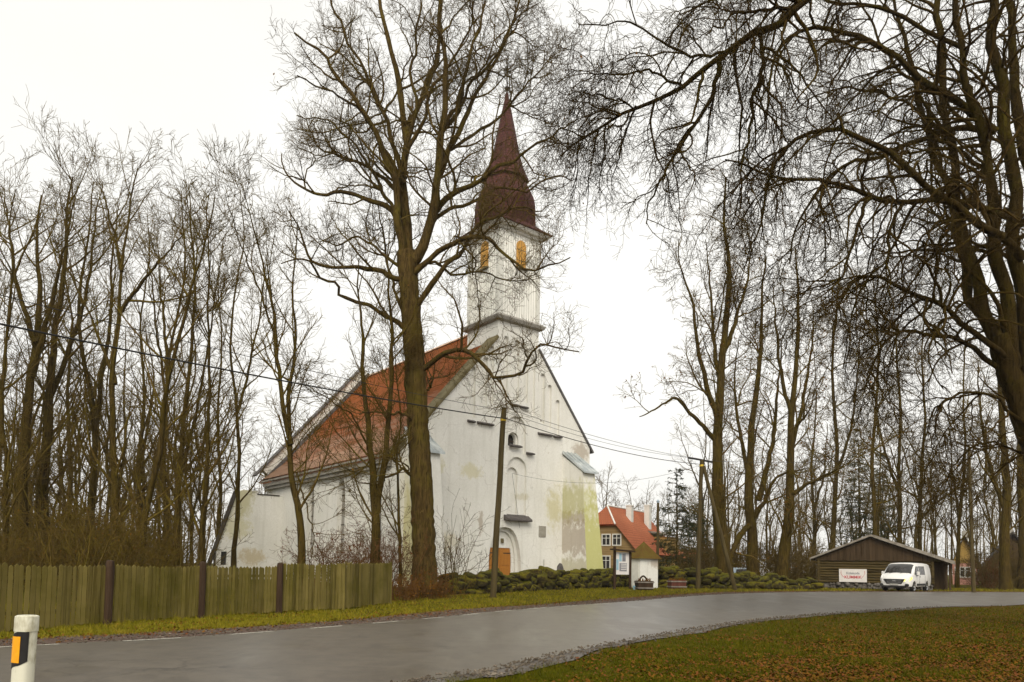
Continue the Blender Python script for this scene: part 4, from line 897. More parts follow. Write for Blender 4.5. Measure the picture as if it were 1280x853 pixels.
# ------------------------------------------------------------------ poles and cables
def pole(px, py, Y, topx, topy, r0, r1, label, name='utility_pole', band=None):
    b = at(px, py, Y); t = at(topx, topy, Y); T = thing(name, label, 'utility pole', (b[0], b[1], float(zt(b[0], b[1]))))
    z0 = float(zt(b[0], b[1])); top = Vector((t[0] - b[0], 0, t[2] - z0)); m = MB(); n = 8
    m.tube([(top * (k / n) + Vector((.012 * math.sin(k * 1.7), 0, -.3 if k == 0 else 0))) for k in range(n + 1)], [r0 + (r1 - r0) * k / n for k in range(n + 1)], 14); m.build('shaft', 'pole_wood', T, smooth=True)
    if band:
        m = MB(); c = top * band; m.tube([c - Vector((0, 0, .06)), c + Vector((0, 0, .06))], r1 * 1.12, 14); m.build('band', 'yellow_band', T)
    return T, Vector((b[0], b[1], z0)), top
P1, b1, t1 = pole(616, 747, 33.4, 630, 510, .155, .125, 'thin leaning wooden utility pole standing right in front of the church', band=.935)
m = MB()
ins = []
for dz, dx in ((-.12, .17), (-.20, -.17), (-.62, .15)):
    m.tube([t1 + Vector((0, 0, dz)), t1 + Vector((dx, 0, dz)), t1 + Vector((dx, 0, dz + .08))], .015, 5); m.lathe([(t1.z + dz + .06, .03), (t1.z + dz + .10, .045), (t1.z + dz + .17, .03)], 8, (t1.x + dx, 0)); ins.append(b1 + t1 + Vector((dx, 0, dz + .1)))
m.build('insulator', 'ceramic', P1)
P2, b2, t2 = pole(872, 737, 46.4, 877, 575, .15, .12, 'wooden utility pole braced by a slanting prop, with a crossarm', band=.955)
q = at(919, 738, 46.0); e = Vector((q[0] - b2.x, q[1] - b2.y, 0)); m = MB(); m.tube([e, t2 * .95 + Vector((.12, -.05, 0))], [.14, .11], 12); m.build('prop', 'pole_wood', P2, smooth=True)
m = MB(); m.tube([t2 + Vector((-.85, 0, .12)), t2 + Vector((-.3, 0, .04)), t2 + Vector((.7, 0, -.14))], .07, 6); m.build('crossarm', 'iron', P2)
m = MB(); m.box(-.25 + t2.x * .7, .4 + t2.x * .7, -.16, -.1, t2.z * .69, t2.z * .69 + .05); m.build('bracket', 'iron', P2)
P3, b3, t3 = pole(822, 733, 60, 822.5, 628, .13, .10, 'plain dark pole standing between the red roofed house and spruce')
m = MB(); m.lathe([(t3.z - .05, .11), (t3.z + .1, .14), (t3.z + .22, .05)], 10, (t3.x, 0)); m.build('cap', 'blue_paint', P3)
P4, b4, t4 = pole(1217, 741, 49.2, 1211, 560, .13, .10, 'slim wooden utility pole among hanging branches right of the barn')
def cable(a, b, sag, r_, label, n=40, group=None):
    a, b = Vector(a), Vector(b); m = MB(); m.tube([a.lerp(b, k / n) - Vector((0, 0, sag * 4 * (k / n) * (1 - k / n))) for k in range(n + 1)], r_, 5)
    o = m.build('power_cable', 'cable', None, smooth='all'); return tag(o, label, 'cable', group)
e0_ = at(0, 395, 17.0); dirv = (Vector(e0_) - ins[2]); endA = ins[2] + dirv * 1.35
cable(ins[2], endA, .25, .026, 'thick black cable sagging from the church pole across the left trees')
e1_ = at(0, 357, 17.2); endB = ins[1] + (Vector(e1_) - ins[1]) * 1.35
cable(ins[1], endB, .3, .011, 'thin upper wire from the church pole to the upper left')
tipL, tipR = b2 + t2 + Vector((-.8, 0, .15)), b2 + t2 + Vector((.6, 0, -.06))
cable(ins[0], tipL, .25, .012, 'topmost wire between the church pole and the crossarm of the braced pole')
cable(ins[1], b2 + t2 + Vector((-.3, 0, .1)), .4, .010, 'middle wire between the church pole and the braced pole')
cable(ins[2], b2 + t2 + Vector((0, 0, -.3)), .35, .020, 'lowest and thickest wire between the church pole and braced pole')
nu, nz = FP(640, 592); npos = CH.matrix_basis if False else None
wn = Vector((CA[0] + ca[0] * nu, CA[1] + ca[1] * nu, nz)) - Vector((cb[0], cb[1], 0)) * .02
cable(wn, b2 + t2 + Vector((.02, 0, -.32)), .9, .009, 'thin service wire from the church niche to the braced pole')
cable(tipR, b4 + t4 + Vector((0, 0, -.1)), .4, .012, 'wire from the braced pole towards the slim right pole')
m = MB(); m.tube([Vector(wn) + Vector((0, 0, 0)), Vector(wn) + Vector((.55, .3, -3.6))], .01, 4); o = m.build('power_cable', 'cable'); tag(o, 'slack wire hanging down inside the tall church niche', 'cable')
# ------------------------------------------------------------------ roadside delineator post
p = at(26, 846, 4.55); DP = thing('delineator_post', 'white plastic roadside post with black slanted band and orange reflector', 'roadside post', (p[0], p[1], 0), R(-18))
top = at(29, 769, 4.55)[2]; zlo = at(26, 846, 4.55)[2]; lean = .02
def dring(z, wx, wy): 
    return [(wx * np.sign(math.cos(a)) * abs(math.cos(a)) ** .7 + lean * z, wy * np.sign(math.sin(a)) * abs(math.sin(a)) ** .7, z) for a in np.linspace(0, 2 * math.pi, 25)[:-1]]
hx, hy = .062, .05
m = MB(); m.rings([dring(-.2, hx, hy), dring(top - .10, hx, hy)]); m.build('shaft', 'plastic_white', DP, smooth=True)
m = MB(); m.rings([dring(top - .099, hx + .004, hy + .004), dring(top - .02, hx + .004, hy + .004), dring(top - .006, hx + .003, hy + .003), dring(top, hx - .008, hy - .008)]); m.build('cap', 'plastic_white', DP, smooth=True)
def wrap(a0, a1, zf0, zf1, off):
    """sheet that follows the shaft between two angles; the lower and upper edges slant"""
    m = MB(); n = 14; A = np.linspace(a0, a1, n + 1)
    def pt(a, z, o): return ((hx + o) * np.sign(math.cos(a)) * abs(math.cos(a)) ** .7 + lean * z, (hy + o) * np.sign(math.sin(a)) * abs(math.sin(a)) ** .7, z)
    for i in range(n):
        q = [(A[i], zf0(A[i])), (A[i + 1], zf0(A[i + 1])), (A[i + 1], zf1(A[i + 1])), (A[i], zf1(A[i]))]
        o_ = [pt(a, z, off) for a, z in q]; in_ = [pt(a, z, off - .003) for a, z in q]
        v = [m.bm.verts.new(x) for x in o_ + in_]
        for f in ((0, 1, 2, 3), (7, 6, 5, 4), (0, 4, 5, 1), (3, 2, 6, 7)): m.bm.faces.new([v[k] for k in f])
        if i in (0, n - 1):
            f = (0, 3, 7, 4) if i == 0 else (1, 5, 6, 2); m.bm.faces.new([v[k] for k in f])
    bmesh.ops.remove_doubles(m.bm, verts=m.bm.verts[:], dist=1e-5); return m
a0, a1 = R(214), R(338)
sl = lambda a: (a - a0) / (a1 - a0)
zb_lo, zb_hi = at(20, 838, 4.5)[2], at(20, 795, 4.5)[2]
wrap(a0, a1, lambda a: zb_lo + .055 * sl(a), lambda a: zb_hi + .055 * sl(a), .003).build('band', 'plastic_black', DP)
wrap(R(224), R(284), lambda a: zb_lo + .045, lambda a: zb_hi - .004, .006).build('reflector', 'reflector', DP)
# ------------------------------------------------------------------ trees
def nrm(v): return v / np.maximum(np.linalg.norm(v, axis=-1, keepdims=True), 1e-9)
def perp(rg, d):
    q = rg.normal(size=d.shape); q -= d * (q * d).sum(-1, keepdims=True); return nrm(q)
def grow(rg, P, D, L, R0, n, jit, up, tip, rmin, curl=0):
    """a batch of limbs grown step by step: jit crookedness, up pull towards the sky (negative droops)"""
    B = len(P); pts = np.zeros((B, n + 1, 3)); pts[:, 0] = P; d = nrm(D); axis_ = perp(rg, d) * curl
    for i in range(n):
        j = rg.normal(0, jit, (B, 3)); u = np.zeros((B, 3)); u[:, 2] = up if not callable(up) else up(i / n)
        d = nrm(d + j + u + axis_); pts[:, i + 1] = pts[:, i] + d * (L / n)[:, None]
    t = np.linspace(0, 1, n + 1)[None]; rad = np.maximum(R0[:, None] * (1 - (1 - tip) * t), rmin)
    return pts, rad
def spawn(rg, pts, rad, per_m, t0, t1, ang, angj, Lmean, fall, Lj, rk, rmin, flat=0, skyward=0, maxr=.72):
    seg = np.linalg.norm(np.diff(pts, axis=1), axis=2); Ls = seg.sum(1)
    k = rg.poisson(per_m * Ls * (t1 - t0)); k = np.maximum(k, 1 if per_m * Ls.mean() > .7 else 0)
    idx = np.repeat(np.arange(len(pts)), k)
    if len(idx) == 0: return None
    t = rg.uniform(t0, t1, len(idx)); m = pts.shape[1] - 1; f = t * m; i = np.minimum(f.astype(int), m - 1); fr = (f - i)[:, None]
    P = pts[idx, i] * (1 - fr) + pts[idx, i + 1] * fr; d = nrm(pts[idx, i + 1] - pts[idx, i])
    rr = rad[idx, i] * (1 - fr[:, 0]) + rad[idx, i + 1] * fr[:, 0]
    pp = perp(rg, d)
    if flat: pp[:, 2] *= (1 - flat); pp = nrm(pp)
    if skyward: pp[:, 2] += skyward; pp = nrm(pp - d * (pp * d).sum(-1, keepdims=True))
    a = np.radians(rg.normal(ang, angj, len(idx)))[:, None]; D = np.cos(a) * d + np.sin(a) * pp
    L = Lmean * (1 - fall * t) * rg.uniform(1 - Lj, 1 + Lj, len(idx)); L = np.minimum(L, .9 * Ls[idx])
    Rr = np.maximum(np.minimum(rr * maxr, rk * L), rmin)
    return P, D, L, Rr
def tubes(batches, sides):
    """batches of (pts, rad) to one vertex and quad array"""
    VV, FF, n0 = [], [], 0
    for (pts, rad), k in zip(batches, sides):
        B, m, _ = pts.shape
        t = np.zeros_like(pts); t[:, 1:-1] = pts[:, 2:] - pts[:, :-2]; t[:, 0] = pts[:, 1] - pts[:, 0]; t[:, -1] = pts[:, -1] - pts[:, -2]; t = nrm(t)
        ref = np.zeros_like(t[:, 0]); z_ = np.abs(t.mean(1)[:, 2]) < .8; ref[z_, 2] = 1; ref[~z_, 0] = 1
        u = nrm(np.cross(t, ref[:, None])); v = np.cross(t, u)
        a = np.arange(k) * 2 * math.pi / k
        rf_ = np.ones((B, m, k))
        if k >= 9:                                   # buttressed, furrowed and burred trunks
            rr = np.random.default_rng(m * 131 + B * 7 + k); hh = np.arange(m)[None, :, None] / m
            for q_ in range(B):
                ph = rr.uniform(0, 6.28, 6)
                for fq, am, tw in ((3, .05, 3), (5, .035, 7), (8, .022, 15)): rf_[q_] += am * np.sin(fq * a[None] + ph[fq % 6] + tw * hh[0] + 1.5 * np.sin(9 * hh[0] + ph[1]))
                for _ in range(7 if k > 20 else 3):
                    h0_, a0_ = rr.uniform(.02, .75), rr.uniform(0, 6.28); da = np.abs((a[None] - a0_ + math.pi) % (2 * math.pi) - math.pi)
                    rf_[q_] += rr.uniform(.08, .22) * np.exp(-((hh[0] - h0_) / .022) ** 2 - (da / .35) ** 2)
                rf_[q_] += rr.normal(0, .012, (m, k))
        V = pts[:, :, None] + (rad[:, :, None] * rf_)[..., None] * (u[:, :, None] * np.cos(a)[None, None, :, None] + v[:, :, None] * np.sin(a)[None, None, :, None])
        b = (np.arange(B)[:, None, None] * m + np.arange(m - 1)[None, :, None]) * k; q = np.arange(k)[None, None]; q2 = (q + 1) % k
        FF.append(np.stack([b + q, b + q2, b + k + q2, b + k + q], -1).reshape(-1, 4) + n0); VV.append(V.reshape(-1, 3)); n0 += B * m * k
    return np.vstack(VV), np.vstack(FF)
def leaves_at(rg, pts, n, size):
    """small withered leaves at twig ends"""
    i = rg.integers(0, len(pts), n); c = pts[i, -1] + rg.normal(0, .05, (n, 3)); a = nrm(rg.normal(size=(n, 3))); b = perp(rg, a); s = size * rg.uniform(.6, 1.3, (n, 1))
    V = np.stack([c - a * s, c + b * s * .6, c + a * s, c - b * s * .6], 1).reshape(-1, 3); return V, np.arange(4 * n).reshape(-1, 4)
def finish(name, label, loc, tr_b, tr_s, cr_b, cr_s, mt, mc, cat='tree', group=None, leaf=0, leafmat='leaf_dead', seed=1, lsize=.05):
    T = thing(name, label, cat, loc, 0, group); o3 = np.array(loc)
    V, Fq = tubes(tr_b, tr_s)
    if len(Fq): mesh_np('trunk', V - o3, Fq, M[mt], T)
    V, Fq = tubes(cr_b, cr_s)
    mi = None; mats = [M[mc]]
    if leaf:
        rg = np.random.default_rng(seed); lv, lf = leaves_at(rg, cr_b[-1][0], leaf, lsize); mi = np.r_[np.zeros(len(Fq), int), np.ones(len(lf), int)]; Fq = np.vstack([Fq, lf + len(V)]); V = np.vstack([V, lv]); mats.append(M[leafmat])
    mesh_np('crown', V - o3, Fq, M[mc], T, mats=mats, midx=mi)
    return T
def stem(rg, P, r0, r1, n=26, wob=.0, flare=0, knob=0):
    p = resamp(P, n); 
    if wob: 
        q = rg.normal(0, wob, p.shape); q[0] = 0; p = p + (q + np.roll(q, 1, 0)) / 2
    t = np.linspace(0, 1, n); r = r0 + (r1 - r0) * t ** .85
    if flare: r = r * (1 + flare * np.exp(-t * 14))
    if knob: r = r * (1 + rg.normal(0, knob, n))
    return p[None], r[None]
def px_stem(rg, pix, Y, dep=0, r0=.2, r1=.03, n=26, wob=0, flare=0, knob=0, dep0=0, ground=False):
    m = len(pix); P = [at(x, y, Y + dep0 + (dep - dep0) * (i / max(m - 1, 1)) ** 1.2) for i, (x, y) in enumerate(pix)]
    if ground: P[0][2] = float(zt(P[0][0], P[0][1])) - .15
    return stem(rg, P, r0, r1, n, wob, flare, knob)
def branch_levels(rg, bases, levels, rmin):
    """grow all finer levels from base limbs; each level may spring from every coarser one"""
    out, prev = [], list(bases)
    for lv in levels:
        new = []
        for pts, rad in prev:
            s = spawn(rg, pts, rad, lv['per'], lv.get('t0', .15), lv.get('t1', 1.0), lv['ang'], lv.get('angj', 14), lv['L'], lv.get('fall', .45), lv.get('Lj', .4), lv.get('rk', .016), rmin, lv.get('flat', 0), lv.get('sky', 0))
            if s is not None: new.append(grow(rg, *s, lv['n'], lv['jit'], lv.get('up', 0), lv.get('tip', .25), rmin, lv.get('curl', 0)))
        if not new: break
        nw = (np.concatenate([a for a, _ in new]), np.concatenate([b for _, b in new])); out.append(nw)
        prev = [nw] + ([prev[0]] if lv.get('also') else [])
    return out
# --- the big old tree in front of the church
rg = np.random.default_rng(21); D0 = 33.0
trunk = px_stem(rg, [(531, 748), (530, 715), (528, 640), (523, 540), (518, 450), (514, 400), (511, 345), (509, 315)], D0, 0, .53, .44, 90, .012, .45, .04, ground=True)
# (photo points of a limb, how far it leans towards or away from us, radius at base and tip)
limbs = [
 ([(509, 330), (502, 312), (497, 281), (495, 235), (476, 188), (457, 141), (424, 98), (401, 70), (368, 40)], -2.0, .30, .05),
 ([(510, 325), (506, 263), (504, 225), (509, 169), (499, 117), (490, 70), (476, 23), (470, -40), (462, -80)], 1.5, .32, .06),
 ([(507, 190), (511, 165), (528, 117), (546, 70), (551, 23), (556, -40), (563, -90)], 2.5, .20, .05),
 ([(509, 335), (525, 318), (539, 272), (546, 225), (553, 164), (560, 108), (553, 56), (547, 0), (550, -60)], -2.5, .34, .05),
 ([(538, 275), (556, 255), (574, 239), (607, 220), (645, 197), (687, 173), (715, 152)], -3.5, .20, .03),
 ([(546, 228), (574, 164), (596, 117), (612, 84), (640, 28), (655, -20)], 1.0, .19, .04),
 ([(553, 165), (575, 130), (585, 80), (600, 30), (612, -30)], 3.0, .15, .04),
 ([(512, 350), (527, 336), (546, 318), (566, 306), (584, 300), (607, 298), (620, 304), (631, 316), (645, 328), (668, 338), (690, 334), (712, 322)], -4.0, .19, .03),
 ([(515, 392), (530, 368), (546, 347), (574, 319), (592, 292), (602, 280), (640, 262), (680, 262)], -2.0, .20, .03),
 ([(520, 470), (532, 456), (545, 446), (560, 441), (580, 439), (593, 443), (607, 455), (621, 472), (640, 470), (655, 463), (657, 446), (672, 432), (700, 437), (722, 440)], -4.5, .17, .03),
 ([(512, 352), (495, 347), (468, 337), (441, 333), (401, 330), (383, 316), (373, 282), (362, 262)], -2.5, .18, .03),
 ([(516, 428), (508, 414), (486, 398), (462, 381), (428, 375), (424, 359), (401, 346), (392, 333), (367, 323), (350, 330)], -3.5, .17, .03),
 ([(500, 282), (486, 262), (462, 250), (431, 241), (401, 243), (377, 232), (358, 215), (352, 190)], 2.0, .18, .03),
 ([(497, 240), (480, 222), (455, 205), (420, 196), (395, 180), (380, 150)], 4.0, .14, .03),
 ([(504, 225), (490, 180), (478, 140), (455, 90), (430, 40), (415, 0), (405, -40)], 3.0, .16, .04),
 ([(524, 600), (512, 592), (500, 590), (487, 595), (470, 605), (455, 604)], -2.0, .12, .03),
 ([(520, 530), (510, 522), (500, 517), (489, 518), (465, 515), (450, 520)], -2.5, .10, .03),
 ([(522, 505), (530, 497), (536, 485), (540, 472)], 1.0, .10, .06),
 ([(512, 400), (500, 385), (490, 360), (480, 300), (470, 250)], 4.0, .12, .03),
 ([(538, 280), (560, 262), (590, 250), (625, 235), (655, 238), (690, 222), (715, 228)], 1.5, .13, .03),
 ([(509, 190), (530, 150), (540, 110), (575, 60), (590, 20), (600, -30)], -3.5, .13, .03),
 ([(505, 230), (470, 170), (440, 130), (400, 110), (372, 95)], -4.5, .12, .03),
 ([(504, 200), (520, 140), (515, 80), (525, 20), (520, -40)], -1.5, .13, .04),
 ([(497, 285), (470, 225), (440, 180), (405, 150), (375, 145)], .5, .13, .03),
 ([(553, 160), (590, 110), (625, 60), (655, 20), (668, -20)], -1.5, .12, .03),
 ([(512, 345), (540, 330), (570, 345), (600, 340), (640, 352), (670, 345)], 3.0, .10, .025),
 ([(510, 340), (480, 315), (450, 300), (420, 305), (390, 290)], 3.0, .11, .025),
 ([(546, 225), (560, 190), (600, 165), (640, 130), (665, 95), (690, 70)], 3.0, .13, .03),
]
LB = [px_stem(rg, q, D0, dep, r0 * .80, r1 * .8, 22, .09, 0, .05) for q, dep, r0, r1 in limbs]
lim = (np.concatenate([a for a, _ in LB]), np.concatenate([b for _, b in LB]))
oak = [dict(per=1.5, t0=.15, ang=52, L=3.3, fall=.45, n=9, jit=.23, up=.06, rk=.020, tip=.3, sky=.25),
       dict(per=2.3, t0=.12, ang=50, L=1.6, fall=.4, n=7, jit=.26, up=.05, rk=.015, also=1),
       dict(per=3.6, t0=.1, ang=48, L=.8, fall=.35, n=5, jit=.26, up=.04, rk=.011, also=1),
       dict(per=3.4, t0=.2, ang=46, L=.4, fall=.2, n=3, jit=.25, up=.04, rk=.01)]
lv = branch_levels(rg, [lim], oak, .0058)
b0 = trunk[0][0, 0] + np.array([0, 0, .15])
finish('bare_tree', 'huge old bare tree with thick trunk and crooked spreading limbs in front of the church', tuple(b0), [trunk, lim], [30, 9], lv, [5, 4, 3, 3], 'bark_oak', 'twig_oak', leaf=500, seed=3)
# --- the near drooping tree at the right edge: it stands on the grass just outside the frame
rg = np.random.default_rng(33); D1 = 21.0
base = at(1325, 800, D1)
tr1 = px_stem(rg, [(1360, 800), (1342, 720), (1316, 630), (1289, 545), (1266, 475), (1249, 420)], D1, 0, .46, .29, 50, .03, .4, .05, ground=True)
near_stems = [
 ([(1253, 440), (1228, 365), (1206, 280), (1192, 200), (1182, 120), (1176, 40), (1172, -60), (1170, -160)], 2.5, .18, .06),
 ([(1262, 466), (1257, 385), (1244, 300), (1234, 210), (1216, 120), (1196, 40), (1190, -60)], -1.0, .22, .07),
 ([(1291, 550), (1284, 420), (1270, 320), (1262, 200), (1250, 90), (1240, 0), (1236, -120)], .5, .27, .10),
 ([(1318, 632), (1306, 450), (1292, 300), (1278, 180), (1266, 80), (1258, -60)], 2.0, .28, .10),
 ([(1251, 430), (1218, 380), (1205, 320), (1190, 260), (1160, 180), (1140, 90), (1120, 0)], 4.0, .17, .05)]
SB = [px_stem(rg, q, D1, dep, a, b_, 26, .09, 0, .06) for q, dep, a, b_ in near_stems]
near_limbs = [
 ([(1100, -60), (1050, -28), (1000, 6), (974, 31), (946, 41), (920, 58), (897, 74), (872, 92), (851, 107), (822, 124), (795, 136), (770, 146), (753, 154), (728, 175), (700, 196)], -4.0, -2.0, .17, .025),
 ([(897, 76), (893, 110), (879, 138), (858, 172), (841, 195), (826, 224), (816, 250), (806, 282)], -3.4, -2.4, .085, .02),
 ([(905, 66), (880, 70), (850, 62), (820, 50), (790, 28), (750, 30), (722, 30)], -3.8, -4.5, .05, .015),
 ([(852, 106), (835, 98), (806, 90), (780, 92), (750, 92), (714, 88)], -3.0, -4.4, .045, .015),
 ([(795, 136), (775, 128), (745, 118), (715, 116), (698, 120)], -3.0, -4, .035, .012),
 ([(950, 40), (953, 75), (950, 100), (941, 120), (938, 160), (930, 198), (925, 240), (915, 280)], -3.4, -2.6, .075, .02),
 ([(1000, 6), (960, 12), (930, 14), (905, 25), (885, 45)], -3.6, -4.8, .06, .02),
 ([(1246, 165), (1195, 124), (1167, 110), (1129, 82), (1087, 50), (1040, 37), (1005, 36), (978, 52), (968, 80), (962, 115), (958, 150)], .0, -2.0, .15, .03),
 ([(1242, 166), (1199, 160), (1157, 173), (1120, 188), (1068, 202), (1040, 220), (1015, 250), (998, 280), (985, 330)], .4, 1.8, .13, .03),
 ([(1282, 325), (1241, 291), (1195, 260), (1157, 230), (1129, 202), (1092, 183), (1059, 164), (1040, 161), (1010, 166), (985, 184), (968, 210), (955, 250), (946, 300)], -1.4, -3.0, .16, .03),
 ([(1280, 280), (1227, 256), (1181, 251), (1124, 253), (1082, 246), (1049, 231), (1010, 224), (965, 222), (930, 206), (905, 200)], -.8, -3.6, .14, .025),
 ([(1088, 247), (1070, 280), (1062, 315), (1050, 345), (1020, 362), (985, 372)], -2.0, -2.4, .07, .02),
 ([(1130, 252), (1112, 290), (1106, 330), (1082, 350), (1062, 400), (1056, 460)], -1.6, -1.2, .065, .02),
 ([(1256, 446), (1226, 419), (1184, 391), (1165, 377), (1122, 357), (1089, 347), (1065, 352), (1050, 375), (1044, 410)], -.2, -1.6, .12, .03),
 ([(1262, 470), (1217, 436), (1181, 421), (1155, 414), (1125, 414), (1104, 430), (1090, 455), (1082, 490)], .1, -1.0, .11, .03),
 ([(1280, 530), (1240, 497), (1210, 490), (1190, 496), (1172, 510), (1160, 535), (1152, 570)], -.3, -.9, .07, .02),
 ([(1238, 210), (1205, 195), (1150, 140), (1110, 120), (1060, 110), (1020, 120), (990, 140)], 1.0, 2.5, .09, .025),
 ([(1200, 60), (1150, 30), (1100, 10), (1050, 5), (1000, -10), (940, -20), (890, 0), (850, 20)], 0, 1.0, .09, .025),
 ([(1186, 120), (1150, 110), (1115, 80), (1085, 20), (1060, -30)], 1.5, 3.0, .08, .03),
 ([(1296, 575), (1244, 553), (1215, 560), (1195, 580), (1184, 604)], .6, 1.6, .06, .02),
 ([(1250, 330), (1220, 310), (1190, 305), (1150, 310), (1120, 330), (1105, 360), (1095, 400)], 1.4, 2.6, .09, .02),
]
NB_ = [px_stem(rg, q, D1, dep, a * .8, b_ * .75, 24, .05, 0, .04, dep0) for q, dep0, dep, a, b_ in near_limbs]
nlim = (np.concatenate([a for a, _ in NB_]), np.concatenate([b for _, b in NB_]))
nst = (np.concatenate([a for a, _ in SB]), np.concatenate([b for _, b in SB]))
weep = [dict(per=3.1, t0=.06, ang=55, L=2.7, fall=.3, n=12, jit=.21, up=-.11, rk=.017, tip=.3),
        dict(per=3.0, t0=.1, ang=48, L=1.25, fall=.3, n=8, jit=.22, up=-.10, rk=.012, also=1),
        dict(per=4.2, t0=.1, ang=48, L=.6, fall=.3, n=5, jit=.25, up=-.03, rk=.009, also=1),
        dict(per=3.0, t0=.15, ang=48, L=.26, fall=.2, n=3, jit=.24, up=.02, rk=.009)]
lv = branch_levels(rg, [nlim], weep, .0042)
up_ = branch_levels(rg, [nst], [dict(per=2.0, t0=.08, ang=55, L=3.2, n=9, jit=.18, up=.02, rk=.018), dict(per=2.4, ang=48, L=1.4, n=7, jit=.22, up=-.06, rk=.013, also=1), dict(per=3.4, ang=46, L=.6, n=4, jit=.22, up=-.04, rk=.01)], .0045)
finish('bare_tree', 'dark bare tree at the right edge with arching limbs and hanging twigs over the road', tuple(tr1[0][0, 0] + np.array([0, 0, .15])), [tr1, nst, nlim], [24, 10, 8], up_ + lv, [5, 4, 3, 5, 4, 3, 3], 'bark_dark', 'twig_dark', leaf=200, seed=4, lsize=.035)

# --- slender trees grown from their photographed stems
ash = lambda s=1.0: [dict(per=1.15 / s, t0=.12, ang=42, angj=10, L=4.6 * s, fall=.55, n=9, jit=.085, up=.08, rk=.014, tip=.25),
       dict(per=1.5 / s, t0=.15, ang=40, L=1.9 * s, fall=.4, n=6, jit=.13, up=.05, rk=.011, also=1),
       dict(per=2.2 / s, t0=.15, ang=38, L=.95 * s, fall=.3, n=4, jit=.18, up=.03, rk=.009, also=1),
       dict(per=2.6 / s, t0=.25, ang=36, L=.5 * s, fall=.2, n=3, jit=.16, up=.03, rk=.009)]
def photo_tree(seed, Y, stems, label, levels, mt='bark_wood', mc='twig_wood', group=None, rmin=.008, leaf=0, name='bare_tree', t0=None, wob=.05, **kw):
    rg = np.random.default_rng(seed); S = []
    for q, dep, r0, r1 in stems: S.append(px_stem(rg, q, Y, dep, r0, r1, 26, wob, .25 if len(S) == 0 else 0, .03, ground=len(S) == 0))
    st = (np.concatenate([a for a, _ in S]), np.concatenate([b for _, b in S])); lv = branch_levels(rg, [st], levels, rmin)
    b = S[0][0][0, 0] + np.array([0, 0, .15])
    return finish(name, label, tuple(b), [st], [10], lv, [5, 4, 3, 3], mt, mc, group=group, leaf=leaf, seed=seed, **kw)
GL = 'slender bare trees behind the fence'
def tk(Y, px): return px * Y / 900 / 2          # radius of a stem px wide in the photograph
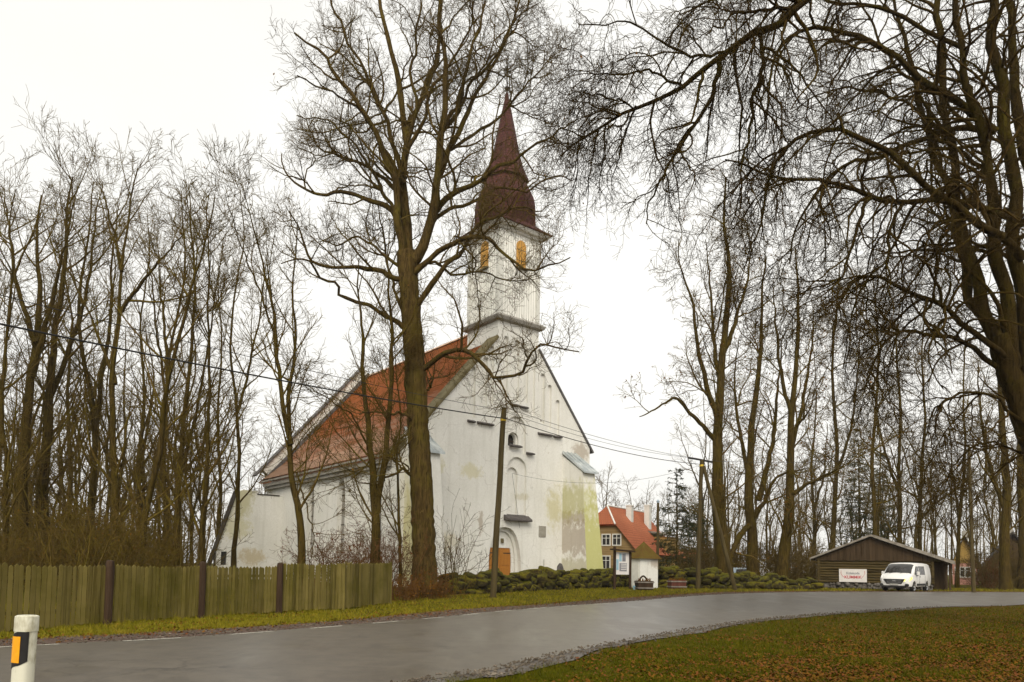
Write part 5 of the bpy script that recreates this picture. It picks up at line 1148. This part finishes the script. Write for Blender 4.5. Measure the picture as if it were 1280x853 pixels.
woods = [
 (40, [([(22, 707), (26, 620), (34, 520), (44, 430), (50, 340), (46, 270), (52, 200)], 1, tk(40, 24), .05), ([(40, 470), (62, 380), (78, 290), (92, 210)], -2, tk(40, 10), .03), ([(44, 430), (22, 340), (12, 250), (4, 190)], 2, tk(40, 9), .03)], 'thick dark trunk far left, the left one of a close pair behind the fence', 1.15),
 (42, [([(52, 706), (55, 600), (62, 500), (70, 400), (82, 300), (84, 220), (92, 170)], -1, tk(42, 22), .05), ([(62, 500), (92, 420), (112, 330), (120, 240), (128, 180)], 2, tk(42, 9), .03)], 'thick dark trunk right of the close pair at the far left', 1.1),
 (46, [([(110, 706), (113, 640), (118, 545), (112, 490), (100, 400), (104, 320), (112, 250), (118, 180)], 0, tk(46, 13), .04), ([(118, 545), (128, 470), (138, 400), (140, 300), (150, 210)], 2, tk(46, 9), .03)], 'bare tree whose dark trunk forks low, between the thick pair and the pale trunk', 1.1),
 (38, [([(146, 706), (143, 620), (141, 540), (140, 470), (148, 390), (152, 320), (158, 250), (166, 190), (172, 158)], 0, tk(38, 14), .04), ([(149, 385), (178, 335), (205, 295), (240, 245)], -2, tk(38, 7), .02), ([(144, 480), (120, 410), (95, 340), (85, 280)], 2, tk(38, 6), .02), ([(153, 320), (142, 260), (130, 200), (120, 175)], 1, tk(38, 6), .02)], 'tallest bare tree of the left wood with a straight light trunk', 1.0),
 (34, [([(168, 708), (182, 640), (198, 570), (206, 490), (222, 430), (236, 360), (250, 300), (262, 240), (268, 200)], -1, tk(34, 13), .03), ([(210, 480), (205, 400), (200, 330), (196, 260)], 1, tk(34, 6), .02)], 'mossy bare tree leaning clearly to the right behind the second fence bay', .95),
 (44, [([(206, 706), (207, 620), (205, 540), (210, 460), (224, 380), (232, 300), (228, 240), (226, 195)], 1, tk(44, 10), .03), ([(208, 500), (196, 420), (190, 340), (182, 260)], 1, tk(44, 5), .02)], 'thin dark tree just right of the leaning mossy trunk', 1.0),
 (40, [([(219, 707), (222, 640), (224, 590), (232, 510), (240, 430), (244, 340), (240, 260), (236, 190)], -1, tk(40, 11), .03), ([(224, 600), (238, 540), (258, 450), (270, 350), (282, 260)], 2, tk(40, 6), .02)], 'dark twin stemmed tree between the second and third fence posts', 1.0),
 (36, [([(250, 706), (254, 640), (258, 580), (261, 490), (260, 400), (262, 320), (258, 250), (262, 200)], 0, tk(36, 8), .03)], 'slim straight tree just behind the second dark fence post', .95),
 (48, [([(292, 706), (298, 600), (296, 520), (288, 430), (296, 340), (306, 260), (300, 200)], 0, tk(48, 8), .03), ([(296, 520), (318, 430), (330, 330), (335, 260)], 1, tk(48, 5), .02)], 'thin bare tree standing at the left end of the white church wall', 1.0),
 (30, [([(380, 706), (376, 655), (366, 610), (362, 560), (362, 500), (368, 430), (366, 350), (370, 280), (372, 240)], 1.0, tk(30, 13), .02), ([(363, 555), (352, 490), (345, 420), (336, 350), (322, 270), (306, 200), (300, 178)], -1.0, tk(30, 8), .015), ([(372, 590), (385, 640), (392, 670), (390, 700)], -1, .05, .02), ([(345, 420), (318, 330), (296, 260), (282, 195)], -2, tk(30, 4), .012)], 'slender forked tree leaning in front of the church side wall', .8),
 (31.5, [([(470, 706), (470, 650), (466, 590), (460, 540), (454, 470), (452, 410), (448, 350), (450, 300)], 0, tk(31.5, 17), .025), ([(470, 640), (482, 575), (487, 500), (490, 430), (486, 350), (484, 290), (488, 240)], 1.5, tk(31.5, 11), .02), ([(487, 570), (510, 590), (505, 578), (478, 572)], -1, .06, .02), ([(462, 560), (440, 520), (410, 500), (385, 480)], -2, .06, .02), ([(463, 575), (445, 590), (420, 580), (405, 590)], -2, .05, .015)], 'twin stemmed tree before the red church roof, left of the huge tree', .78),
 (32.5, [([(502, 708), (500, 650), (496, 590), (500, 520), (494, 450), (490, 380)], 0, tk(32.5, 6), .012)], 'very thin young tree squeezed between twin stems and the huge trunk', .6),
 (36, [([(4, 706), (8, 600), (2, 500), (10, 400), (16, 300), (12, 240), (18, 190)], 0, tk(36, 10), .03), ([(6, 560), (-18, 460), (-26, 330), (-20, 220)], 2, tk(36, 8), .03)], 'bare tree cut by the left edge of the picture', 1.05),
 (52, [([(84, 706), (88, 600), (84, 500), (90, 400), (80, 320), (76, 240)], 0, tk(52, 9), .03)], 'thin grey tree standing back behind the thick pair', 1.1),
 (54, [([(178, 706), (174, 600), (180, 500), (176, 400), (186, 310), (184, 230)], 0, tk(54, 8), .03)], 'thin grey tree standing back behind the tallest light trunk', 1.1),
 (56, [([(272, 706), (276, 620), (272, 520), (278, 430), (272, 340), (280, 280)], 0, tk(56, 7), .03)], 'faint thin tree farthest back left of the church', 1.0),
]
for i, (Y, S, lab, s) in enumerate(woods): photo_tree(100 + i, Y, [([(x, y if y > 420 else 420 - (420 - y) * .80) for x, y in q], dd, a * .82, b_ * .8) for q, dd, a, b_ in S], lab, ash(s), group=GL, rmin=.0085 if Y > 34 else .0065, leaf=30)
# --- tall trees beyond the road, right of the red roofed house
GR = 'tall bare trees beyond the braced pole'
mid = lambda s=1.0: [dict(per=.9 / s, t0=.12, ang=46, L=4.4 * s, fall=.5, n=10, jit=.17, up=.05, rk=.016, tip=.25),
       dict(per=1.6 / s, t0=.12, ang=46, L=2.0 * s, fall=.4, n=7, jit=.2, up=.03, rk=.012, also=1),
       dict(per=2.6 / s, t0=.15, ang=44, L=1.0 * s, fall=.3, n=4, jit=.22, up=.02, rk=.009, also=1),
       dict(per=2.6 / s, t0=.2, ang=42, L=.5 * s, fall=.2, n=3, jit=.22, up=.0, rk=.009)]
rights = [
 (54, [([(906, 737), (904, 690), (899, 640), (897, 580), (898, 520), (902, 450), (908, 390), (912, 330), (905, 280), (908, 220)], 0, tk(54, 22), .06), ([(897, 530), (884, 480), (872, 430), (866, 380), (852, 340), (848, 300)], -2, tk(54, 9), .03), ([(897, 552), (880, 535), (862, 515), (845, 498), (830, 505), (812, 515), (800, 522)], -3, tk(54, 8), .03), ([(902, 450), (920, 400), (934, 350), (940, 290)], 2, tk(54, 8), .03), ([(899, 470), (892, 420), (888, 360), (882, 300)], 3, tk(54, 7), .03)], 'tall bare tree with straight thick trunk just right of the pole prop', 1.1),
 (58, [([(944, 737), (941, 700), (940, 660), (936, 620), (938, 560), (944, 500), (950, 440), (952, 380), (958, 320)], 0, tk(58, 17), .05), ([(940, 650), (955, 628), (968, 600), (990, 590), (1010, 585)], -2, tk(58, 8), .03), ([(942, 655), (928, 665), (920, 680), (914, 700), (916, 737)], -2, tk(58, 9), .16), ([(937, 600), (925, 540), (918, 480), (924, 420)], 2, tk(58, 7), .03), ([(948, 625), (964, 560), (972, 490), (978, 420)], 1, tk(58, 9), .03)], 'bare tree dividing low into mossy limbs beside a leaning stub', 1.1),
 (56, [([(976, 738), (980, 690), (986, 640), (988, 590), (990, 520), (996, 440), (998, 370), (994, 310)], 0, tk(56, 17), .05), ([(986, 620), (1010, 605), (1040, 590), (1065, 575)], -3, tk(56, 7), .03), ([(989, 560), (1004, 500), (1014, 440), (1018, 380)], 2, tk(56, 7), .03), ([(990, 520), (976, 470), (970, 410), (966, 350)], -1, tk(56, 7), .03)], 'bare tree with slightly right leaning trunk nearest the log barn on its left', 1.1),
]
for i, (Y, S, lab, s) in enumerate(rights): photo_tree(200 + i, Y, [(q, dd, a * .88, b_) for q, dd, a, b_ in S], lab, mid(s), group=GR, rmin=.011, leaf=1300, mt='bark_wood', mc='twig_wood', lsize=.075)
GB = 'bare trees behind the log barn'
barns = [
 (78, [([(1040, 738), (1042, 650), (1046, 560), (1040, 470), (1046, 380), (1050, 320)], 0, tk(78, 10), .05), ([(1044, 600), (1062, 540), (1072, 470), (1076, 400)], 0, tk(78, 6), .03)], 'slim dark tree rising behind the left eave of the barn'),
 (72, [([(1128, 738), (1126, 670), (1124, 600), (1126, 520), (1120, 440), (1126, 370)], 0, tk(72, 9), .05), ([(1125, 620), (1108, 570), (1096, 520), (1090, 450)], 1, tk(72, 6), .03)], 'dark tree rising behind the right half of the barn roof'),
 (74, [([(1149, 738), (1150, 660), (1152, 590), (1156, 520), (1152, 440), (1158, 380)], 0, tk(74, 8), .05), ([(1150, 650), (1175, 625), (1200, 610), (1220, 600)], -2, tk(74, 5), .03)], 'straight dark tree right of the barn ridge behind the van'),
 (70, [([(1092, 738), (1094, 660), (1090, 590), (1096, 500), (1098, 430), (1092, 350)], 0, tk(70, 9), .05)], 'dark trunk rising straight behind the barn ridge'),
 (66, [([(1196, 738), (1198, 680), (1202, 620), (1206, 560), (1204, 480), (1210, 400)], 0, tk(66, 7), .04), ([(1200, 660), (1192, 600), (1188, 540)], 1, tk(66, 4), .03)], 'crooked thin tree at the right corner of the barn'),
 (60, [([(1258, 738), (1256, 680), (1258, 600), (1252, 520), (1248, 450), (1250, 380)], 0, tk(60, 18), .08), ([(1257, 640), (1236, 580), (1226, 520), (1222, 450)], 1, tk(60, 8), .04)], 'thick dark trunk in front of the brown house at right'),
 (64, [([(1282, 738), (1280, 650), (1276, 560), (1280, 470), (1272, 380)], 0, tk(64, 20), .08), ([(1278, 600), (1296, 540), (1300, 470)], 0, tk(64, 9), .04)], 'thickest dark trunk at the extreme right edge'),
 (90, [([(1016, 738), (1018, 660), (1014, 590), (1020, 510), (1018, 440)], 0, tk(90, 7), .04), ([(1017, 640), (1030, 590), (1034, 530)], 0, tk(90, 5), .03)], 'grey bare tree behind, left of the barn gable'),
]
for i, (Y, S, lab) in enumerate(barns): photo_tree(300 + i, Y, [(q, dd, a * .75, b_) for q, dd, a, b_ in S], lab, mid(1.25), group=GB, rmin=.013, leaf=60, mt='bark_wood', mc='twig_wood', lsize=.08)

# --- trees of no particular outline: grown once, then copied about
def wild_tree(seed, h, r, label, levels, loc, mt='bark_far', mc='twig_far', group=None, forks=2, rmin=.013, sides=(7, 3, 3, 3), **kw):
    rg = np.random.default_rng(seed); b = np.array(loc, float); S = []
    pts = [b + np.array([rg.normal(0, .03) * h * k, rg.normal(0, .03) * h * k, h * k - (.15 if k == 0 else 0)]) for k in (0, .25, .5, .75, 1)]
    S.append(stem(rg, pts, r, r * .15, 20, .04, .25, .03))
    for k in range(forks):
        j = rg.integers(5, 11); p0 = S[0][0][0, j]; a = rg.uniform(0, 6.28); d = np.array([math.cos(a), math.sin(a), 0]) * h * .16
        S.append(stem(rg, [p0, p0 + d * .5 + [0, 0, h * .16], p0 + d + [0, 0, h * .38]], r * .55, r * .12, 20, .05))
    st = (np.concatenate([a for a, _ in S]), np.concatenate([b_ for _, b_ in S])); lv = branch_levels(rg, [st], levels, rmin)
    return finish(name=kw.pop('name', 'bare_tree'), label=label, loc=tuple(b), tr_b=[st], tr_s=[sides[0]], cr_b=lv, cr_s=[4, 3, 3, 3], mt=mt, mc=mc, group=group, seed=seed, **kw)
far_lv = [dict(per=.75, t0=.18, ang=44, L=3.6, fall=.5, n=7, jit=.14, up=.07, rk=.014), dict(per=1.3, ang=42, L=1.7, n=5, jit=.17, up=.04, rk=.012, also=1), dict(per=1.7, ang=40, L=.9, n=3, jit=.2, up=.03, rk=.012)]
def gz(x, y): return float(zt(x, y))
def place(protos, spots, labels, group):
    for i, (px, Y, hs) in enumerate(spots):
        x = (px - 640) / 900 * Y; t = protos[i % len(protos)]; lab = labels[i % len(labels)] if isinstance(labels, list) else labels
        if i < len(protos): t.location = (x, Y, gz(x, Y)); t.scale = (hs,) * 3; t['label'] = lab
        else: dup(t, (x, Y, gz(x, Y)), (i * 2.4) % 6.28, hs, lab, group)
rgp = np.random.default_rng(77)
GW = 'bare trees deep in the wood behind the fence'
wp = [wild_tree(400 + k, 19 + k, .17 + .02 * k, 'x', far_lv, (0, 0, 0), 'bark_wood', 'twig_wood', GW) for k in range(3)]
spots = [(px + rgp.uniform(-8, 8), rgp.uniform(54, 84), rgp.uniform(.8, 1.12)) for px in np.linspace(-40, 262, 36)]
place(wp, spots, 'bare tree deep in the wood left of the church', GW)
GS = 'grey trees far beyond the red roofed house'
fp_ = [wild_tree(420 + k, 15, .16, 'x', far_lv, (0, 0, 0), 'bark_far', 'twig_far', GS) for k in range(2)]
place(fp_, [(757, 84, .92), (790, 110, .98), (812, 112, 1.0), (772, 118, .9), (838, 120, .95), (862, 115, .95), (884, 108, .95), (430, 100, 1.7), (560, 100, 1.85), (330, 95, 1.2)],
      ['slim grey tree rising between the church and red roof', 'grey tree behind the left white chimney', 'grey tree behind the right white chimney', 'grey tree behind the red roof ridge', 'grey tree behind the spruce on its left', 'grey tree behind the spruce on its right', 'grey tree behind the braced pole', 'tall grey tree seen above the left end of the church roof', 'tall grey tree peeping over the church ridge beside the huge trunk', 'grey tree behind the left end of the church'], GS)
GD = 'bare trees in the wood behind the right wall and barn'
dp = [wild_tree(440 + k, 20, .17, 'x', far_lv, (0, 0, 0), 'bark_wood', 'twig_wood', GD) for k in range(3)]
place(dp, [(px + rgp.uniform(-9, 9), rgp.uniform(84, 118), rgp.uniform(.85, 1.15)) for px in np.linspace(880, 1310, 44)], 'bare tree standing back in the wood behind the log barn and right wall', GD)
# --- far woodland closing the view: reads as one brown mass
def woodland():
    rg = np.random.default_rng(9); B = []
    P, D, L, R0 = [], [], [], []
    for (x0, x1, y0, y1, n) in ((-125, -34, 88, 130, 150), (26, 125, 120, 165, 130), (-150, -60, 60, 90, 30), (85, 150, 70, 120, 40)):
        for k in range(n): P.append((rg.uniform(x0, x1), rg.uniform(y0, y1), .2)); D.append((rg.normal(0, .05), rg.normal(0, .05), 1)); L.append(rg.uniform(12, 19)); R0.append(rg.uniform(.1, .22))
    st = grow(rg, np.array(P), np.array(D), np.array(L), np.array(R0), 7, .05, .02, .2, .02)
    lv = branch_levels(rg, [st], [dict(per=.9, t0=.1, ang=45, L=3.6, fall=.5, n=5, jit=.15, up=.07, rk=.014), dict(per=1.5, ang=42, L=1.8, n=3, jit=.18, up=.05, rk=.012)], .016)
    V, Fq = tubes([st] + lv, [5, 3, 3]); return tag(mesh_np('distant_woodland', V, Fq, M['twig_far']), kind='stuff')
woodland()
# --- shrubs
def shrub(seed, h, spread, nst, label, mat, group=None, rmin=.006, leaf=0, leafmat='leaf_red', cat='shrub', per=(1.6, 2.6, 3.5), r0=.02, loc=(0, 0, 0), name='bare_shrub', lsize=.05, jit=.14):
    rg = np.random.default_rng(seed); P = np.zeros((nst, 3)); a = rg.uniform(0, 6.28, nst); q = rg.uniform(0, 1, nst) ** .6
    P[:, 0] = np.cos(a) * q * spread * .35; P[:, 1] = np.sin(a) * q * spread * .35; P[:, 2] = -.1
    D = np.stack([np.cos(a) * q * spread / h * .9, np.sin(a) * q * spread / h * .9, np.ones(nst)], 1); D += rg.normal(0, .12, D.shape)
    st = grow(rg, P, D, h * rg.uniform(.6, 1.1, nst), np.full(nst, r0) * rg.uniform(.7, 1.3, nst), 9, jit * .7, .03, .3, rmin)
    lv = branch_levels(rg, [st], [dict(per=per[0], t0=.15, ang=42, L=h * .42, fall=.4, n=6, jit=jit, up=.02, rk=.012), dict(per=per[1], ang=45, L=h * .2, n=4, jit=jit * 1.3, up=.02, rk=.011, also=1), dict(per=per[2], ang=45, L=h * .1, n=3, jit=jit * 1.5, up=0, rk=.011)], rmin)
    T = thing(name, label, cat, loc, 0, group); bs = [st] + lv
    V, Fq = tubes([st], [5]); mesh_np('stems', V, Fq, M[mat], T)
    V, Fq = tubes(lv, [4, 3, 3]); mi = None; mats = [M[mat]]
    if leaf:
        l_v, l_f = leaves_at(rg, lv[-1][0], leaf, lsize); mi = np.r_[np.zeros(len(Fq), int), np.ones(len(l_f), int)]; Fq = np.vstack([Fq, l_f + len(V)]); V = np.vstack([V, l_v]); mats.append(M[leafmat])
    mesh_np('crown', V, Fq, M[mat], T, mats=mats, midx=mi); return T
def put(T, px, Y, sc=1, rz=0): x = (px - 640) / 900 * Y; T.location = (x, Y, gz(x, Y)); T.scale = (sc,) * 3 if not hasattr(sc, '__len__') else sc; T.rotation_euler = (0, 0, rz); return T
put(shrub(1, 3.1, 2.9, 64, 'reddish brown bush with a few rusty leaves against the church side wall', 'twig_red', leaf=420, r0=.017), 430, 31)
put(shrub(2, 3.3, 2.3, 46, 'taller brown bush at the foot of the twin stemmed tree', 'twig_red', leaf=120), 486, 33)
put(shrub(3, 4.2, 1.7, 20, 'loose leafless shrub with upright stems right of the huge trunk', 'twig_oak', leaf=20, per=(.9, 1.3, 1.6)), 569, 35.0)
put(shrub(4, 1.35, 1.5, 60, 'dark low tangle of dead brambles at the foot of the huge tree', 'twig_red', leaf=420, leafmat='leaf_dead', r0=.012, jit=.24, lsize=.045), 527, 31.2)
put(shrub(5, 1.2, 1.2, 44, 'brown bramble clump between the fence corner and the huge tree', 'twig_red', leaf=300, leafmat='leaf_dead', r0=.012, jit=.24, lsize=.045), 503, 29.8)
put(shrub(6, 1.1, 1.1, 40, 'brown bramble clump between the huge tree and the stone wall', 'twig_red', leaf=200, leafmat='leaf_dead', r0=.012, jit=.24, lsize=.045), 551, 32.4)
GU = 'mossy leafless bushes under the trees behind the fence'
us = [shrub(20 + k, 5.0, 4.2, 20, 'x', 'twig_wood', GU, .009, 40, 'leaf_dead', per=(1.1, 1.7, 2.2), r0=.035, jit=.2) for k in range(4)]
sp_ = [(px, 24 + 0 * px, .8) for px in ()]
spots = [(px + rgp.uniform(-10, 10), rgp.uniform(27, 44), rgp.uniform(.40, .90)) for px in np.linspace(-30, 150, 10)] + [(px, rgp.uniform(36, 56), rgp.uniform(.5, 1.25)) for px in np.linspace(-10, 228, 34)]
place(us, spots, 'leafless mossy bush in the undergrowth behind the picket fence', GU)
GV = 'leafless bushes behind the right wall'
vs_ = [shrub(30 + k, 4.5, 4.5, 22, 'x', 'twig_far', GV, .012, 30, 'leaf_dead', per=(1.0, 1.6, 2.0), r0=.03, jit=.18) for k in range(3)]
place(vs_, [(px + rgp.uniform(-6, 6), rgp.uniform(62, 82), rgp.uniform(.7, 1.15)) for px in np.linspace(868, 1030, 20)] + [(px, rgp.uniform(64, 76), rgp.uniform(.7, 1.0)) for px in np.linspace(1226, 1290, 6)], 'leafless brown bush in the wood edge behind the right wall', GV)
put(shrub(40, 2.6, 1.6, 24, 'brown leafless bush before the brown house at right', 'twig_red', r0=.02, rmin=.012), 1236, 64)
# --- spruce
def spruce(seed, px, Y, h, label, wid=.24, dens=1.0):
    rg = np.random.default_rng(seed); x = (px - 640) / 900 * Y; T = thing('spruce_tree', label, 'tree', (x, Y, gz(x, Y)))
    st = stem(rg, [(0, 0, -.2), (0.05, 0, h * .5), (0, 0, h)], h * .014, .02, 16); V, Fq = tubes([st], [8]); mesh_np('trunk', V, Fq, M['bark_wood'], T)
    n = int(150 * dens); z = h * (.12 + .86 * rg.uniform(0, 1, n) ** .9); a = rg.uniform(0, 6.28, n); L = (h - z) * wid * rg.uniform(.6, 1.25, n) + .35
    D = np.stack([np.cos(a), np.sin(a), rg.normal(.12, .12, n)], 1); br = grow(rg, np.stack([0 * z, 0 * z, z], 1), D, L, L * .012 + .008, 7, .06, lambda t: -.06 + .10 * t, .3, .012)
    l2 = branch_levels(rg, [br], [dict(per=3.2, t0=.15, ang=52, L=.75, fall=.35, n=4, jit=.1, up=-.10, rk=.012, flat=.6)], .010)
    tw = l2[0][0]; i = rg.integers(0, len(tw), int(len(tw) * 26)); j = rg.integers(0, 4, len(i)); c = tw[i, j] + (tw[i, j + 1] - tw[i, j]) * rg.uniform(0, 1, (len(i), 1))
    d = nrm(tw[i, j + 1] - tw[i, j]); p = perp(rg, d); e = nrm(d * .7 + p + [0, 0, -.25]) * rg.uniform(.10, .20, (len(i), 1)); wv_ = np.cross(e, rg.normal(size=e.shape)); wv_ = nrm(wv_) * .022
    Vn = np.stack([c - wv_, c + wv_, c + e + wv_ * .3, c + e - wv_ * .3], 1).reshape(-1, 3); Fn = np.arange(len(Vn)).reshape(-1, 4)
    V, Fq = tubes([br] + l2, [4, 3]); mi = np.r_[np.zeros(len(Fq), int), np.ones(len(Fn), int)]
    mesh_np('crown', np.vstack([V, Vn]), np.vstack([Fq, Fn + len(V)]), None, T, mats=[M['twig_wood'], M['needle']], midx=mi); return T
spruce(51, 846, 66, 10.6, 'thin topped dark spruce standing between the house and the braced pole', .27, .75)
spruce(52, 872, 82, 9.0, 'lower dark spruce behind the braced utility pole', .34, 1.0)
spruce(53, 1075, 96, 21, 'tall dark spruce rising behind the left half of the barn', .2, 1.5)
spruce(54, 1102, 100, 19, 'tall dark spruce rising behind the barn ridge', .2, 1.5)

# ------------------------------------------------------------------ grass and fallen leaves
def inside(x, y):           # on the road or its gravel verges
    i = np.argmin((farL[:, 0][None] - x[:, None]) ** 2 + (farL[:, 1][None] - y[:, None]) ** 2, 1); j = np.argmin((nearL[:, 0][None] - x[:, None]) ** 2 + (nearL[:, 1][None] - y[:, None]) ** 2, 1)
    tf = np.gradient(farL, axis=0); tf /= np.linalg.norm(tf, axis=1)[:, None]; tn = np.gradient(nearL, axis=0); tn /= np.linalg.norm(tn, axis=1)[:, None]
    a = (x - farL[i, 0]) * -tf[i, 1] + (y - farL[i, 1]) * tf[i, 0]; b = (x - nearL[j, 0]) * -tn[j, 1] + (y - nearL[j, 1]) * tn[j, 0]
    return a, b            # a > 0 beyond the far edge; b < 0 on the near side
def scatter(rg, n, near):
    """points spread so that they lie evenly in the view; near side or far verge"""
    out = []
    while sum(len(o) for o in out) < n:
        if near: u = rg.uniform(-.35, .95, 60000); Y = 1 / rg.uniform(1 / 46, 1 / 8.5, 60000)
        else: u = rg.uniform(-.8, .85, 60000); Y = 1 / rg.uniform(1 / 64, 1 / 13, 60000)
        x = u * Y; a, b = inside(x, Y); k = (b < -.30 - rg.uniform(0, .3, len(x))) if near else ((a > 1.25 + rg.uniform(-.25, .3, len(x))) & (a < 14))
        out.append(np.stack([x, Y], 1)[k])
    return np.concatenate(out)[:n]
def make_grass(name, n, near, seed, h0, w0):
    rg = np.random.default_rng(seed); p = scatter(rg, n, near); z = zt(p[:, 0], p[:, 1]); dist = np.hypot(p[:, 0], p[:, 1])
    clump = .55 + .45 * np.sin(p[:, 0] * 1.9 + np.sin(p[:, 1] * 1.3) * 2) * np.sin(p[:, 1] * 2.3 + 1)
    h = h0 * rg.uniform(.4, 1.2, n) * (.45 + 1.0 * clump ** 2) * np.where(rg.uniform(size=n) < .04, 2.0, 1.0); a = rg.uniform(0, 6.28, n); wd = w0 * (dist / 14) ** .7
    t = np.stack([np.cos(a), np.sin(a), 0 * a], 1) * wd[:, None]; le = np.stack([rg.normal(0, .5, n), rg.normal(0, .5, n), 0 * a], 1) * h[:, None]
    b = np.stack([p[:, 0], p[:, 1], z - .005], 1); V = np.stack([b - t, b + t, b + le + np.stack([0 * h, 0 * h, h], 1)], 1).reshape(-1, 3)
    return tag(mesh_np(name, V, np.arange(3 * n).reshape(-1, 3), M['grass' if near else 'verge_grass'], None, 3, False), kind='stuff')
make_grass('grass', 200000, True, 61, .085, .006)
make_grass('grass', 120000, False, 62, .11, .006)
def make_leaves(name, n, near, seed, sz):
    rg = np.random.default_rng(seed); p = scatter(rg, n * 2, near)
    den = .5 + .5 * np.sin(p[:, 0] * .55 + 1.7 * np.sin(p[:, 1] * .4)) * np.sin(p[:, 1] * .7 + .5) + ((p[:, 0] - .5 * p[:, 1] + 4.5) / 9 if near else 0)
    p = p[rg.uniform(0, 1.2, len(p)) < den][:n]; n = len(p)
    return p, rg
def leaf_mesh(name, p, rg, sz, lift):
    n = len(p); z = zt(p[:, 0], p[:, 1]) + lift * rg.uniform(.3, 1.2, n); s = sz * rg.uniform(.6, 1.4, n); a = rg.uniform(0, 6.28, n); ti = rg.normal(0, .35, (n, 2))
    ex = np.stack([np.cos(a), np.sin(a), ti[:, 0]], 1) * s[:, None]; ey = np.stack([-np.sin(a), np.cos(a), ti[:, 1]], 1) * s[:, None] * .7; c = np.stack([p[:, 0], p[:, 1], z], 1); up = np.array([0, 0, 1]) * s[:, None] * .25
    V = np.stack([c - ex, c - ey * 1.0 + up, c + ex + up, c + ey], 1).reshape(-1, 3); mi = (rg.uniform(size=n) < .4).astype(int)
    return tag(mesh_np(name, V, np.arange(4 * n).reshape(-1, 4), None, None, 4, False, mats=[M['leaf_dead'], M['leaf_red']], midx=mi), kind='stuff')
p, rg = make_leaves('', 48000, True, 63, 0); leaf_mesh('fallen_leaves', p, rg, .023, .05)
p, rg = make_leaves('', 6000, False, 64, 0); leaf_mesh('fallen_leaves', p, rg, .03, .04)
rg = np.random.default_rng(65); k = rg.integers(0, NR - 40, 7000); e = offs(farL, .0)[k]; tt = np.gradient(farL, axis=0); tt /= np.linalg.norm(tt, axis=1)[:, None]
q = e + np.stack([-tt[k, 1], tt[k, 0]], 1) * (rg.beta(2.2, 1.6, len(k)) * 1.7)[:, None] + rg.normal(0, .15, (len(k), 2)); leaf_mesh('fallen_leaves', q, rg, .028, .045)

def make_grit(n, edge, seed, lo, hi, sz, kmax):
    rg = np.random.default_rng(seed); k = (8 + (NR * kmax - 8) * rg.beta(1, 1.4, n)).astype(int); t = np.gradient(edge, axis=0)[k]; t /= np.linalg.norm(t, axis=1)[:, None]
    d = lo + (hi - lo) * rg.beta(1.6, 2.2, n); q = edge[k] + np.stack([-t[:, 1], t[:, 0]], 1) * d[:, None] + t * rg.uniform(-.4, .4, n)[:, None]
    s_ = sz * rg.uniform(.4, 1.5, n) ** 1.5; oc = np.array([(1, 0, 0), (0, 1, 0), (-1, 0, 0), (0, -1, 0), (0, 0, .8), (0, 0, -.5)], float); f = np.array([(0, 1, 4), (1, 2, 4), (2, 3, 4), (3, 0, 4), (1, 0, 5), (2, 1, 5), (3, 2, 5), (0, 3, 5)])
    V = oc[None] * (1 + rg.normal(0, .25, (n, 6, 1))) * s_[:, None, None] + np.stack([q[:, 0], q[:, 1], zt(q[:, 0], q[:, 1]) + .04], 1)[:, None]
    return tag(mesh_np('loose_gravel', V.reshape(-1, 3), (f[None] + 6 * np.arange(n)[:, None, None]).reshape(-1, 3), M['pebble'], None, 3, False), kind='stuff')
M['pebble'] = blades('pebble', (.040, .031, .022), (.105, .085, .064), (.23, .195, .155))
make_grit(3600, nearL, 71, .25, -.60, .018, .50)
make_grit(6000, farL, 72, -.25, 1.3, .017, .75)
